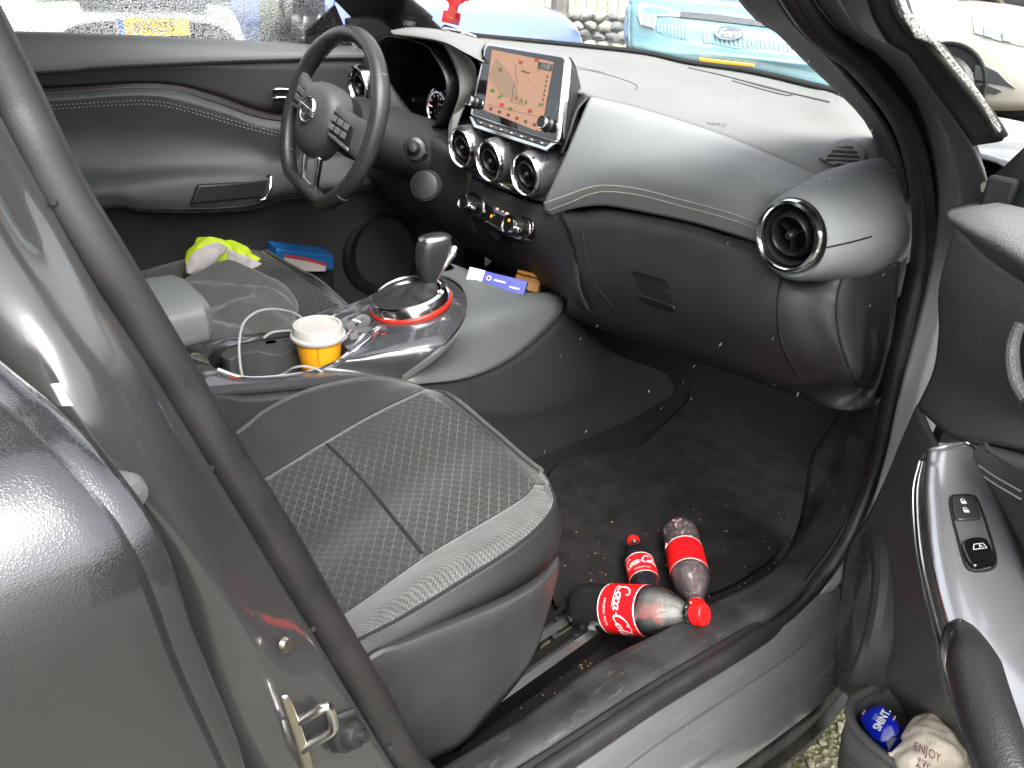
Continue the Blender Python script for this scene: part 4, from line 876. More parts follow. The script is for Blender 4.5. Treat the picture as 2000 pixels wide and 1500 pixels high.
# plastic valance on the outer side, seat rails
va = [V((.67, -1.0, .53)), V((.67, -.85, .565))]+CX((704, 1284, .667), (800, 1240, .670), (920, 1192, .672), (1000, 1156, .672), (1056, 1120, .668), (1088, 1086, .660))
vb = [V((.69, -1.0, .51)), V((.695, -.85, .54))]+CX((712, 1300, .692), (800, 1262, .695), (920, 1214, .697), (1000, 1178, .697), (1058, 1140, .690), (1094, 1096, .668))
vc = [V((.70, -1.0, .46)), V((.705, -.85, .48))]+CX((760, 1390, .696), (830, 1360, .698), (920, 1310, .699), (990, 1265, .698), (1050, 1200, .692), (1093, 1110, .672))
vd = [V((.69, -1.0, .37)), V((.695, -.85, .37))]+CX((830, 1500, .695), (900, 1463, .695), (945, 1410, .696), (1010, 1335, .696), (1047, 1273, .694), (1078, 1170, .680))
vin = [V((.65, -1.0, .50)), V((.65, -.85, .53))]+CX((700, 1295, .650), (800, 1252, .652), (920, 1205, .653), (1000, 1170, .652), (1050, 1132, .648), (1082, 1098, .645))
val = loft('valance', [vin, va, vb, vc, vd], 60, 6)
obj('seat_valance', val, plastic, pseat, solid=.003, offset=-1)
railm = mat('rail_steel', (.16, .16, .155), .35, metal=1, bump=.1, bscale=200, var=.2)
for (a, b, zz) in (((1042, 1240), (1131, 1184), .345), ((1040, 1303), (1168, 1214), .35)):
    p, q = at(*a, Z=zz), at(*b, Z=zz); p = p+(p-q)*1.0; d = (q-p).normalized(); sd_ = V((d.y, -d.x, 0))
    pr_ = [(-.016, -.03), (-.016, .0), (-.006, .004), (-.004, -.004), (.004, -.004), (.006, .004), (.016, .0), (.016, -.03)]
    rl = prism('rail', [p+sd_*x+V((0, 0, z)) for x, z in pr_], q-p)
    ro = obj('seat_rail', rl, railm, pseat, smooth=False)
    for k in range(3): obj('rail_notch', box('n', .004, .006, .003), black, ro, M=frame(q-d*(.006+.02*k)+V((0, 0, .002)), d, (0, 0, 1)))
obj('rail_bracket', prism('rbk', CZ((1050, 1285, .325), (1130, 1232, .325), (1140, 1215, .325), (1060, 1262, .325)), (0, 0, .012)), mat('dusty_floor', (.06, .05, .035), .9, bump=1, bscale=200, var=.5, vscale=60), pseat, bevel=.002)
obj('rail_bolt', lathe('rb', [(0, .010), (.007, .010), (.008, 0)], 6), railm, pseat, M=frame(at(1086, 1252, Z=.337), (1, 0, 0), (0, 0, 1)), angle=20)
# ================================================================== driver seat (mirrored, a little further forward)
MX = Matrix.Translation((0, .07, -.015)) @ Matrix.Diagonal((-1, 1, 1, 1))
dseat = build_seat('driver_seat', MX, False)
# ================================================================== centre console
near = [V((.11, -1.0, .56))]+CX((362, 772, .115), (480, 764, .115), (600, 752, .115), (690, 738, .117), (775, 735, .12), (850, 682, .115), (893, 640, .105), (912, 600, .085), (903, 566, .05), (872, 543, .0))
outl = CX((362, 768, .112), (480, 760, .112), (600, 750, .113), (690, 742, .115), (775, 738, .12))+CZ((850, 686, .602), (893, 642, .616), (912, 602, .628), (903, 568, .636), (866, 543, .64), (820, 545, .636), (760, 570, .628), (705, 598, .615))+CX((575, 645, -.098), (414, 669, -.095), (330, 690, -.08), (318, 730, .02))
rimc = CX((425, 722, .075), (470, 737, .085), (520, 738, .085), (600, 728, .085), (655, 708, .083), (680, 690, .075), (672, 676, .05), (650, 664, .0), (620, 655, -.04), (590, 653, -.065), (540, 658, -.072), (480, 668, -.072), (430, 682, -.065), (408, 695, -.03), (408, 706, .03))
# start both loops at the near rear corner
No = spl(outl, 80, True); Nr = spl(rimc, 80, True)
def lift(a, b, t, dz): return [p.lerp(q, t)+V((0, 0, dz)) for p, q in zip(a, b)]
deck = grid('deck', [[p+V((0, 0, -.012)) for p in No], No, lift(No, Nr, .12, .008), lift(No, Nr, .45, .008), lift(No, Nr, .85, .004), Nr, [p+V((0, 0, -.006)) for p in Nr]], closed_u=True)
con = obj('centre_console', deck, gunmetal, car, solid=.002, offset=-1)
cc = sum(Nr, V())/len(Nr)
tray = grid('tray', [[p+V((0, 0, -.004)) for p in Nr], [cc+(p-cc)*.97+V((0, 0, -.03)) for p in Nr], [cc+(p-cc)*.92+V((0, 0, -.075)) for p in Nr], [cc+V((0, 0, -.08))+(p-cc)*.02 for p in Nr]], closed_u=True)
obj('cup_tray', tray, plastic_s, con, solid=.002)
tz = .006
sh = spl(CX((432, 690, -.03), (470, 676, -.06), (540, 664, -.065), (592, 660, -.06), (610, 668, -.03), (585, 676, -.01), (556, 690, .0), (530, 692, .005), (505, 686, .0), (475, 690, .01), (455, 700, .02), (440, 700, .01)), 50, True)
shl = obj('console_shelf', prism('shelf', sh, (0, 0, -.05)), mat('shelf_grey', (.05, .052, .05), .5, bump=.1, bscale=900), con, bevel=.002)
for (u, v) in ((530, 671), (566, 668)):
    b0 = [at(u+a, v+b, X=-.045) for a, b in ((-12, -2), (6, -5), (14, 3), (-5, 6))]
    obj('console_button', prism('cb', [p+V((0, 0, .003)) for p in b0], (0, 0, -.006)), mat('button_grey', (.06, .062, .062), .4), con, bevel=.001)
trimw = CX((405, 690, -.085), (467, 662, -.098), (575, 645, -.10), (640, 622, -.10), (705, 598, -.095))
obj('console_trim', tube('ct', trimw, .0022, 8, 40), chrome, con)
obj('console_trim', tube('ct2', [p+V((0, 0, .001)) for p in rimc[0:6]], .0025, 8, 40), chrome, con)
# console flank below the deck
fl0 = [V((.112, -1.0, .57))]+[p+V((0, 0, -.010)) for p in outl[0:6]]
fl1 = [V((.125, -1.0, .545))]+CX((375, 790, .125), (480, 785, .127), (600, 772, .128), (690, 758, .13), (775, 750, .135), (845, 725, .14))
fl2 = [V((.13, -1.0, .50))]+CX((400, 822, .128), (480, 815, .13), (600, 810, .13), (700, 800, .13), (790, 790, .135), (860, 790, .14))
fl3 = [V((.125, -1.0, .30)), V((.13, -.6, .30)), V((.13, -.3, .30)), V((.14, -.15, .30))]
obj('console_side', loft('flank', [fl0, fl1, fl2, fl3], 40, 5), plastic, con, solid=.003, offset=-1)
obj('console_side', loft('flank2', [[p.copy() for p in CX((330, 690, -.085), (414, 671, -.10), (575, 648, -.105), (705, 602, -.10), (820, 548, -.06))], [V((-.12, -.8, .45)), V((-.12, -.5, .45)), V((-.12, -.2, .45)), V((-.11, -.0, .45))], [V((-.12, -.8, .3)), V((-.12, -.5, .3)), V((-.12, -.2, .3)), V((-.11, -.0, .3))]], 30, 4), plastic, con, solid=.003)
# soft grey swoop up to the stack
sg = CX((777, 744, .132))+CZ((850, 692, .600), (897, 645, .616), (917, 600, .63), (907, 562, .64), (878, 540, .645), (845, 536, .645))
sm = CX((800, 748, .148), (885, 705, .142), (945, 650, .134), (985, 605, .115), (975, 570, .06), (935, 545, .0), (885, 525, -.06))
se = CX((800, 752, .15), (915, 738, .152), (1005, 698, .15), (1072, 640, .14), (1100, 600, .125), (1085, 572, .09), (1030, 572, .05), (965, 562, .0), (915, 528, -.05), (880, 514, -.08))
sw_ = loft('swoop', [[p+V((0, 0, -.008)) for p in sg], sg, sm, se], 60, 6)
obj('console_front', sw_, console_soft, con, solid=.004, offset=-1)
# storage recess and dark tunnel side under the swoop
tn0 = [p+V((-.01, 0, -.004)) for p in CX((800, 752, .148), (915, 738, .15), (1005, 698, .148), (1072, 640, .138), (1110, 605, .125))]
tn1 = CX((820, 800, .15), (920, 800, .155), (1020, 800, .16), (1130, 750, .16), (1200, 690, .155))
tn2 = CX((900, 860, .15), (985, 855, .155), (1080, 825, .16), (1200, 780, .16), (1310, 740, .16))
tn = loft('tunnel', [tn0, tn1, tn2, [p+V((.01, 0, -.12)) for p in tn2]], 40, 6)
tso = obj('tunnel_side', tn, mat('tunnel_dark', (.012, .0115, .011), .7, bump=.3, bscale=900), con, solid=.003)
T = bvh(tn); seam(T, [(915, 742), (918, 770), (916, 800), (916, 830)], tso, .002)
obj('storage_floor', prism('sf', [V((-.12, -.06, .585)), V((.10, -.06, .585)), V((.10, .14, .60)), V((-.12, .14, .60))], (0, 0, -.01)), black, con)
# gear selector: ring, boot, lever
gN2 = V((.0, -.22, .975)).normalized(); gC = at(802, 586, X=0)+V((0, -.002, .008))
gF = frame(gC, (1, 0, 0), gN2)
def sc_r(prof, k): return [(a*k, b) for a, b in prof]
grg = obj('selector_ring', lathe('gring', [(.060, -.002), (.0605, .009), (.063, .011), (.070, .008), (.0755, -.001), (.077, -.012)], 56), chrome, con, M=gF)
obj('selector_accent', lathe('gacc', [(.0765, -.006), (.079, -.010), (.0785, -.016), (.076, -.018)], 56), mat('accent_red', (.5, .022, .008), .4), con, M=gF)
obj('selector_plate', lathe('gplate', [(0, .001), (.061, .001)], 40), gloss, con, M=gF)
def shape(secs, n=24):
    rows = []
    for c, ax, ay, xv, yv, p in secs:
        rows.append([V(c)+V(xv)*ax*math.copysign(abs(math.cos(2*math.pi*k/n))**p, math.cos(2*math.pi*k/n))+V(yv)*ay*math.copysign(abs(math.sin(2*math.pi*k/n))**p, math.sin(2*math.pi*k/n)) for k in range(n)])
    return rows
b0 = gC; b1 = at(838, 548, X=0.0); X_ = V((1, 0, 0)); Y_ = V((0, 1, 0))
bt_rows = []
for i in range(9):
    t = i/8; c = b0.lerp(b1, t)+V((0, 0, -.004*math.sin(t*math.pi))) ; rr = .056*(1-t)**1.3+.015
    bt_rows.append([c+V((math.cos(a)*rr*(1+.10*math.sin(a*3+i*1.1)*(1-t)*1.3), math.sin(a)*rr*1.05*(1+.08*math.sin(a*4+i)*(1-t)), .006*math.sin(a*5+i*1.7)*(1-abs(2*t-1)))) for a in [2*math.pi*k/40 for k in range(40)]])
obj('selector_boot', grid('boot', bt_rows, closed_u=True), mat('boot_leather', (.014, .014, .014), .6, bump=.25, bscale=500, voro=True), con, sub=1)
tp_ = at(850, 462, X=0.0)
def mp(t, off=0): return b1.lerp(tp_, t)+V((0, off, 0))
kn = shape([(mp(-.05), .012, .014, X_, Y_, 1), (mp(.10), .017, .021, X_, Y_, .85), (mp(.32), .0215, .030, X_, Y_, .75), (mp(.6), .0235, .034, X_, Y_, .7), (mp(.82), .0235, .035, X_, Y_, .7), (mp(.95), .021, .032, X_, Y_, .7), (mp(1.02), .015, .024, X_, Y_, .75), (mp(1.04), .001, .001, X_, Y_, 1)])
glv = obj('gear_lever', grid('lever', kn, closed_u=True), leather, con, sub=1)
kc = shape([(mp(.96), .021, .033, X_, Y_, .7), (mp(1.035), .018, .029, X_, Y_, .7), (mp(1.055), .010, .018, X_, Y_, .8), (mp(1.06), .0005, .0005, X_, Y_, 1)])
obj('lever_cap', grid('cap', kc, closed_u=True), mat('lever_satin', (.4, .4, .4), .3, metal=1), con, sub=1)
ks = [mp(-.02, .006)+V((.010, 0, 0)), mp(.25, .012)+V((.0145, 0, 0)), mp(.45, .020)+V((.019, 0, 0)), mp(.62, .030)+V((.021, 0, 0)), mp(.74, .038)+V((.016, 0, 0))]
obj('lever_strip', tube('strip', ks, .0062, 10, 30, flat=.6), chrome, con)
# parking brake switch on a satin plate, chrome ribs
pb = spl(CX((676, 640, .0), (682, 632, .0), (705, 617, .0), (722, 622, .005), (722, 632, .01), (705, 650, .01), (690, 652, .005)), 30, True)
pbo = obj('brake_switch', prism('pb', [p+V((0, 0, .004)) for p in pb], (0, 0, -.006)), mat('switch_satin', (.10, .10, .10), .4, metal=.5), con, bevel=.001)
obj('switch_rocker', prism('pr', [p+V((0, 0, .007)) for p in CX((686, 636, .0), (700, 625, .0), (712, 627, .004), (697, 640, .006))], (0, 0, -.006)), plastic_s, con, bevel=.001)
obj('switch_lip', tube('sl', [p+V((0, 0, .008)) for p in CX((690, 632, .0), (704, 637, .006))], .002, 8), chromeb, con)
Td = bvh(deck)
for pts in ([(655, 682), (675, 660), (700, 632), (708, 618)], [(690, 676), (715, 655), (745, 632)], [(668, 702), (690, 688), (720, 665), (748, 636)]):
    h = hits(Td, pts, .001, 16)
    if len(h) > 4: obj('console_rib', tube('rib', h, lambda s: .0008+.0028*math.sin(math.pi*s), 8), chrome, con)
for pts in ([(660, 655), (664, 651)], [(745, 655), (752, 652)], [(690, 688), (705, 676)], [(448, 739), (470, 738)]):
    h = hits(Td, pts, .001, 6)
    if len(h) > 2: obj('red_fleck', tube('fl', h, .0012, 6), mat('accent_red', (.5, .022, .008), .4), con)
# armrest lid
ar = []
for y, s in ((-.652, .55), (-.656, .85), (-.668, 1.0), (-.75, 1.03), (-.95, 1.05), (-1.02, .9)):
    row = []
    for k in range(32):
        a = 2*math.pi*k/32; cx = math.copysign(abs(math.cos(a))**.45, math.cos(a)); sz = math.copysign(abs(math.sin(a))**.5, math.sin(a))
        row.append(V((-.005+.088*s*cx, y, .702+.036*s*sz)))
    ar.append(row)
armm = mat('armrest_leather', (.15, .158, .154), .42, bump=.3, bscale=520, voro=True)
arm_ = obj('armrest', grid('arm', ar, closed_u=True), armm, con)
Ta = bvh(arm_.data)
stitches(Ta, [(340, 668), (370, 660), (395, 648), (408, 632)], arm_, 26, .0008, .0008, m=mat('thread_grey', (.3, .3, .28), .7))
obj('armrest_base', prism('ab', [V((-.08, -.70, .67)), V((.08, -.70, .67)), V((.085, -1.02, .67)), V((-.085, -1.02, .67))], (0, 0, -.10)), plastic, con, bevel=.01)
# ================================================================== open passenger door
DT = R(50); DO = V((.87, -.12, 0)); De = V((math.sin(DT), -math.cos(DT), 0)); Dn = V((-math.cos(DT), -math.sin(DT), 0))
def dr(u, v, d): return atp(u, v, DO+Dn*d, Dn)
def DR(*p): return [dr(*q) for q in p]
dtex = mat('door_plastic_grain', (.07, .069, .067), .46, bump=.5, bscale=420, voro=True, var=.12, vscale=10, rvar=.05)
dcap = mat('door_cap_grain', (.13, .13, .127), .42, bump=.6, bscale=420, voro=True, var=.08)
c0 = DR((1862, 403, -.03), (1934, 394, -.035), (2060, 420, -.035))
c1 = DR((1849, 413, -.01), (1900, 420, .0), (1960, 452, .02), (2060, 500, .03))
c2 = DR((1853, 430, .0), (1886, 448, .02), (1930, 476, .03), (2000, 522, .04), (2060, 560, .04))
c3 = DR((1864, 440, -.02), (1890, 464, -.008), (1930, 502, .0), (2000, 548, .005), (2060, 585, .01))
pdo = obj('passenger_door', loft('pd_cap', [c0, c1, c2, c3], 30, 6), dcap, car, solid=.005, offset=-1)
p1 = DR((1834, 560, -.02), (1880, 580, .0), (1950, 600, .01), (2060, 640, .015))
p2 = DR((1833, 650, -.02), (1880, 680, .0), (1950, 700, .01), (2060, 740, .015))
p3 = DR((1822, 725, -.02), (1870, 770, -.006), (1950, 800, .0), (2060, 830, .0))
p4 = DR((1790, 795, -.015), (1850, 848, .008), (1900, 862, .012), (2060, 885, .02))
obj('door_panel', loft('pd_up', [c3, p1, p2, p3, p4], 30, 6), dtex, pdo, solid=.005, offset=-1)
l = [DR(*q) for q in (((1790, 790, -.015), (1812, 840, .0), (1830, 872, .02)), ((1760, 860, -.015), (1778, 900, .005), (1800, 930, .03)), ((1727, 940, -.015), (1756, 980, .01), (1796, 1010, .04)), ((1690, 1015, -.01), (1736, 1080, .012), (1803, 1110, .045)),
    ((1655, 1070, -.005), (1729, 1180, .014), (1820, 1200, .05)), ((1642, 1150, .0), (1729, 1260, .018), (1836, 1280, .05)), ((1640, 1240, .0), (1727, 1325, .02), (1848, 1350, .03)), ((1650, 1330, .0), (1740, 1390, -.02), (1890, 1430, -.02)), ((1668, 1420, -.01), (1770, 1500, -.04), (1930, 1540, -.04)))]
lpm = loft('pd_low', l, 30, 6)
obj('door_panel', lpm, dtex, pdo, solid=.005, offset=-1)
# outer skin and frame of the door
sk = []
for s_ in (-.06, .0, .3, .7, 1.02): sk.append([DO+De*s_+Dn*(-.03 if z > .95 else -.06)+V((0, 0, z))-Dn*(.0) for z in (.36, .6, .8, .98)])
sk2 = []
for s_ in (-.06, .0, .3, .7, 1.02): sk2.append([DO+De*s_+Dn*d+V((0, 0, z)) for z, d in ((.36, -.12), (.55, -.17), (.75, -.18), (.98, -.14))])
obj('door_skin', loft('skin', sk2, 12, 4), paint_wet, pdo, solid=.004)
for a_, b_ in ((sk[0], sk2[0]), (sk[-1], sk2[-1])): obj('door_frame', loft('f1', [a_, b_], 10, 2), jamb, pdo, solid=.003)
# mirror trim behind the cap
sail = DR((1932, 398, -.045), (1938, 372, -.05), (1952, 345, -.05), (2005, 280, -.06), (2080, 200, -.06), (2080, 470, -.045), (2000, 440, -.04), (1958, 412, -.04))
obj('mirror_trim', prism('sail', sail, -Dn*.03), mat('sail_black', (.008, .010, .010), .5), pdo, bevel=.006)
# armrest trim with switches
def Zs(*p): return [at(a, b, Z=c) for a, b, c in p]
t0 = DR((1800, 900, .025), (1787, 960, .03), (1792, 1060, .04), (1808, 1150, .045), (1832, 1240, .05), (1858, 1330, .055), (1905, 1500, .06), (1950, 1640, .06))
t1 = Zs((1806, 885, .745), (1800, 960, .725), (1808, 1060, .715), (1828, 1160, .71), (1850, 1245, .705), (1872, 1330, .70), (1918, 1500, .695), (1960, 1640, .695))
t2 = Zs((1822, 878, .765), (1822, 960, .745), (1834, 1060, .735), (1855, 1150, .73), (1885, 1240, .725), (1915, 1310, .72), (1960, 1400, .715), (2010, 1540, .71))
t3 = Zs((1892, 866, .775), (1922, 940, .755), (1952, 1030, .745), (1982, 1110, .74), (2000, 1180, .735), (2015, 1270, .73), (2040, 1380, .725), (2080, 1500, .72))
t4 = Zs((1914, 884, .765), (1946, 960, .745), (1978, 1040, .735), (2005, 1120, .73), (2022, 1190, .725), (2040, 1280, .72), (2065, 1390, .715), (2110, 1510, .71))
tt = loft('armtrim', [t0, t1, t2, t3, t4], 60, 5)
atr = obj('armrest_trim', tt, gunmetal_door, pdo, solid=.003, offset=-1)
obj('trim_cap', loft('tcap', [DR((1800, 898, .024), (1815, 872, .01), (1850, 866, .005), (1893, 862, .005), (1916, 880, .01)), [t0[0], t1[0], t2[0], t3[0], t4[0]]], 24, 4), gunmetal_door, pdo, solid=.003)
obj('trim_line', tube('tl', [p+Dn*.002 for p in t0], .0014, 8, 60), chrome, pdo)
T = bvh(tt)
for nm, pts, h_, m_ in (('lock_switch', ((1859, 978), (1866, 972), (1896, 972), (1904, 978), (1915, 1012), (1908, 1017), (1872, 1019), (1864, 1012)), .003, mat('switch_brown_black', (.035, .032, .03), .35)), ('window_switch', ((1877, 1070), (1890, 1058), (1915, 1056), (1928, 1064), (1941, 1095), (1936, 1106), (1905, 1113), (1892, 1106)), .005, gloss)):
    q = [hit(T, u, v, .0) for u, v in pts]; nn = (q[2]-q[0]).cross(q[4]-q[0]).normalized(); nn = nn if nn.z > 0 else -nn
    so_ = obj(nm, prism(nm, [p+nn*h_ for p in spl(q, 30, True)], -nn*(h_+.004)), m_, pdo, bevel=.0015)
    c_ = sum(q, V())/len(q); ex_ = (q[3]-q[0]).normalized()
    if nm == 'lock_switch':
        for k, (uu, vv) in enumerate(((1880, 985), (1885, 1002))):
            b_ = hit(T, uu, vv, .0)+nn*(h_+.0006); M_ = frame(b_, ex_, nn)
            obj('lock_symbol', join('ls', [box('b', .0046, .0034, .0002, (0, -.0012, 0)), strokes([[(-.0014, .0005), (-.0014, .0026), (0, .0036), (.0014, .0026), (.0014, .0005 if k == 0 else .0016)]], .0008)]), white, pdo, M=M_, smooth=False)
    else:
        b_ = hit(T, 1908, 1076, .0)+nn*(h_+.0006)
        obj('window_symbol', strokes([[(-.006, -.003), (-.002, .003)], [(-.002, .003), (.006, .003)], [(.006, .003), (.006, -.003)], [(.006, -.003), (-.006, -.003)], [(.0005, -.002), (.002, .002)], [(.002, .002), (.0035, -.002)]], .0006, 3), white, pdo, M=frame(b_, ex_, nn), smooth=False)
q = [hit(T, u, v, .0008) for u, v in ((1863, 1020), (1915, 1016), (1930, 1056), (1926, 1062), (1890, 1062), (1874, 1060))]
obj('switch_well', prism('well', q, (0, 0, -.004)), mat('well_grey', (.10, .095, .095), .35), pdo)
q = spl([hit(T, u, v, .0006) for u, v in ((1856, 974), (1872, 968), (1900, 969), (1912, 985), (1928, 1030), (1944, 1085), (1942, 1106), (1926, 1115), (1897, 1116), (1884, 1100), (1870, 1050), (1860, 1010))], 50, True)
obj('switch_bezel', tube('bez', q, .0012, 6, closed=True), black, pdo)
# stitched pad on the right
pd1 = Zs((1904, 884, .775), (1955, 985, .75), (2000, 1075, .74), (2060, 1200, .735)); pd2 = DR((1925, 878, .03), (1975, 905, .035), (2020, 930, .04), (2080, 960, .04)); pd3 = DR((1935, 874, .01), (1985, 888, .015), (2030, 905, .02), (2090, 930, .02))
pmid = [a.lerp(b, .5)+V((0, 0, .01)) for a, b in zip(spl(pd1, 20), spl(pd2, 20))]
ppm = loft('dpad', [pd1, pmid, pd2, pd3], 30, 6)
ppo = obj('door_pad', ppm, dleather, pdo, solid=.004)
T2 = bvh(ppm); wth = mat('thread_white', (.6, .6, .58), .7)
for pts in ([(1918, 908), (1950, 930), (2000, 958)], [(1928, 930), (1955, 948), (2000, 974)]): stitches(T2, pts, ppo, 26, .0009, m=wth)
# grab handle and chrome blade
grb = Zs((1882, 1222, .725), (1897, 1280, .735), (1918, 1360, .737), (1946, 1450, .735), (1985, 1560, .725), (2030, 1680, .71))
obj('door_grab_handle', tube('dgh', grb, lambda s: .004+.0145*min(1, s*3.2)**.7, 16, 50), mat('soft_black', (.02, .02, .021), .38, bump=.3, bscale=600, voro=True), pdo)
bl = Zs((1858, 1345, .715), (1850, 1290, .72), (1850, 1248, .722), (1860, 1222, .724), (1880, 1216, .726), (1905, 1240, .73))
obj('handle_blade', tube('blade', bl, lambda s: .001+.0035*math.sin(math.pi*min(1, s*1.05)), 8, 40), chrome, pdo)
obj('pull_recess', prism('pull', DR((1978, 690, .016), (1990, 640, .016), (2060, 640, .016), (2060, 780, .016), (2000, 775, .016), (1985, 750, .016)), Dn*.004), black, pdo, bevel=.003)
obj('pull_lip', tube('pl', DR((1995, 632, .02), (1982, 665, .022), (1978, 700, .024), (1985, 745, .024), (2005, 780, .02)), .006, 10, 20), dcap, pdo)
# speaker with ringed grille
th2 = R(33); sN = V((-math.cos(th2), -math.sin(th2), .02)); sM = frame(at(1675, 1188, Z=.475), (0, 0, 1), sN)
prf = [(0, .004)]
for i in range(1, 37): prf.append((.0022*i, .004+(.0024 if i % 4 in (1, 2) else 0)))
prf += [(.080, .003), (.083, .006), (.098, .006), (.105, .002), (.108, -.006), (.108, -.03)]
spo2 = obj('door_speaker', lathe('dspk', prf, 48), mat('grille_black', (.05, .05, .049), .42), pdo, M=sM, angle=20)
# pocket
rimP = Zs((1800, 1330, .46), (1757, 1331, .455), (1717, 1340, .45), (1678, 1358, .448), (1662, 1376, .447), (1661, 1402, .447), (1675, 1428, .448), (1705, 1458, .45), (1745, 1490, .45), (1800, 1530, .45), (1900, 1600, .45))
obj('pocket_rim', tube('prim', rimP, .0055, 12, 70), dtex, pdo)
R1 = spl(rimP, 40)
pk = grid('pocket', [R1, [p+V((.002, -.004, -.04)) for p in R1], [p+V((.006, .004, -.09)) for p in R1], [p+V((.02, .02, -.13)) for p in R1]])
obj('door_pocket', pk, dtex, pdo, solid=.004, offset=1)
bkp = Zs((1728, 1340, .445), (1766, 1332, .45), (1810, 1342, .455), (1846, 1363, .46), (1880, 1420, .46), (1940, 1520, .46))
obj('pocket_liner', loft('pl2', [bkp, [p+V((-.005, -.012, -.06)) for p in bkp], [p+V((-.01, -.02, -.13)) for p in bkp]], 24, 3), mat('liner_grey', (.05, .047, .045), .6), pdo, solid=.003)
fl_ = [p+V((.02, .02, -.125)) for p in R1[::4]]+[p+V((-.01, -.02, -.125)) for p in spl(bkp, 8)[::-1]]
obj('pocket_floor', prism('pf', [V((p.x, p.y, .325)) for p in fl_], (0, 0, -.004)), dtex, pdo)
# the rest of the door card towards its rear edge, beyond what the photograph shows
def dp(s, d, z): return DO+De*s+Dn*d+V((0, 0, z))
obj('door_panel', loft('pd_rest', [[dp(-.01, -.058, .40), dp(-.01, -.058, .66), dp(.0, -.058, .86), dp(.02, -.05, .95)], [dp(.3, -.056, .40), dp(.3, -.056, .66), dp(.3, -.05, .86), dp(.3, -.03, .97)], [dp(.7, -.05, .40), dp(.7, -.045, .66), dp(.7, -.03, .86), dp(.7, -.02, .98)], [dp(1.0, -.055, .42), dp(1.0, -.055, .66), dp(1.0, -.05, .86), dp(1.0, -.04, .98)]], 16, 6), dtex, pdo, solid=.004, offset=-1)
obj('door_cap', prism('dcap2', [dp(.17, -.03, .985), dp(.17, .02, .975), dp(.17, .028, .955), dp(.17, .0, .94), dp(.17, -.03, .94)], De*.82), dcap, pdo, bevel=.008)
obj('door_armrest', prism('darm', [dp(.42, -.045, .70), dp(.42, .05, .70), dp(.42, .06, .685), dp(.42, .05, .64), dp(.42, -.045, .62)], De*.42), dleather, pdo, bevel=.012)
# ================================================================== the rest of the shell: windscreen, roof, bonnet, left side, tail
hdr = [V((x, -.52-.10*(1-(x/.6)**2)*-1*.6, 1.50+.05*(1-(x/.6)**2))) for x in (-.56, -.3, 0, .3, .56)]
obj('windscreen', loft('windscreen', [[p+V((0, .02, .012)) for p in [V((-.60, .05, 1.03))]+wb], [a.lerp(b, .5)+V((0, .04, .02)) for a, b in zip(spl([V((-.60, .05, 1.03))]+wb, 12), spl(hdr, 12))], hdr], 30, 5), glass_front, car)
rf = [[V((x, y, 1.55+.045*(1-(x/.62)**2)-.02*max(0, (-y-1.2))**1.5)) for y in (-.50, -.9, -1.4, -2.0, -2.5)] for x in (-.60, -.3, 0, .3, .60)]
roof = obj('roof', loft('roof', rf, 16, 4), paint_wet, car, solid=.01, offset=1)
obj('headliner', loft('hl', [[p+V((0, 0, -.03)) for p in r_] for r_ in rf], 16, 4), headliner, roof)
for sgn in (-1, 1): obj('roof_rail', loft('rr', [[V((sgn*.60, -.50, 1.55)), V((sgn*.60, -1.4, 1.55)), V((sgn*.60, -2.5, 1.50))], [V((sgn*.66, -.50, 1.50)), V((sgn*.67, -1.4, 1.48)), V((sgn*.66, -2.5, 1.42))]], 12, 3), paint_wet, roof, solid=.008)
# rear door glass (right), tail, left rear side
dkglass = mat('tinted_glass', (.01, .012, .012), .05, coat=1)
obj('rear_side_window', loft('rsw', [[V((.66, -1.06, 1.48)), V((.66, -1.8, 1.46)), V((.64, -2.3, 1.40))], [V((.78, -1.04, 1.08)), V((.80, -1.8, 1.09)), V((.78, -2.3, 1.12))]], 10, 3), dkglass, car, solid=.004)
obj('rear_side_window', loft('rsw2', [[V((-.66, -1.2, 1.48)), V((-.66, -1.8, 1.46)), V((-.64, -2.3, 1.40))], [V((-.72, -1.2, 1.03)), V((-.76, -1.8, 1.06)), V((-.74, -2.3, 1.1))]], 10, 3), dkglass, car, solid=.004)
obj('tail', loft('tail', [[V((x, -2.5, 1.50)) for x in (-.6, 0, .6)], [V((x*1.15, -2.85, 1.05)) for x in (-.62, 0, .62)], [V((x*1.25, -2.95, .75)) for x in (-.64, 0, .64)], [V((x*1.25, -2.9, .3)) for x in (-.64, 0, .64)]], 12, 4), paint_wet, car, solid=.01)
obj('rear_quarter', loft('rq', [[V((.83, -1.7, 1.08)), V((.80, -2.3, 1.12)), V((.72, -2.85, 1.05))], [V((.89, -1.7, .85)), V((.90, -2.3, .85)), V((.80, -2.95, .75))], [V((.86, -1.7, .45)), V((.88, -2.3, .45)), V((.80, -2.9, .35))]], 12, 4), paint_wet, car, solid=.006)
obj('left_body_side', loft('lbs', [[V((-.73, .9, .98)), V((-.73, 0, 1.0)), V((-.74, -1.2, 1.03)), V((-.75, -2.3, 1.1)), V((-.70, -2.85, 1.05))], [V((-.86, .9, .7)), V((-.86, 0, .75)), V((-.86, -1.2, .8)), V((-.88, -2.3, .85)), V((-.8, -2.95, .75))], [V((-.84, .9, .3)), V((-.84, 0, .28)), V((-.84, -1.2, .28)), V((-.86, -2.3, .3)), V((-.8, -2.9, .3))]], 20, 4), paint_wet, car, solid=.006)
obj('rear_bench', prism('bench', [V((-.62, -1.5, .3)), V((-.62, -1.5, .56)), V((-.62, -2.0, .52)), V((-.62, -2.2, 1.05)), V((-.62, -2.35, 1.05)), V((-.62, -2.35, .3))], (1.24, 0, 0)), bolst, car, bevel=.03)
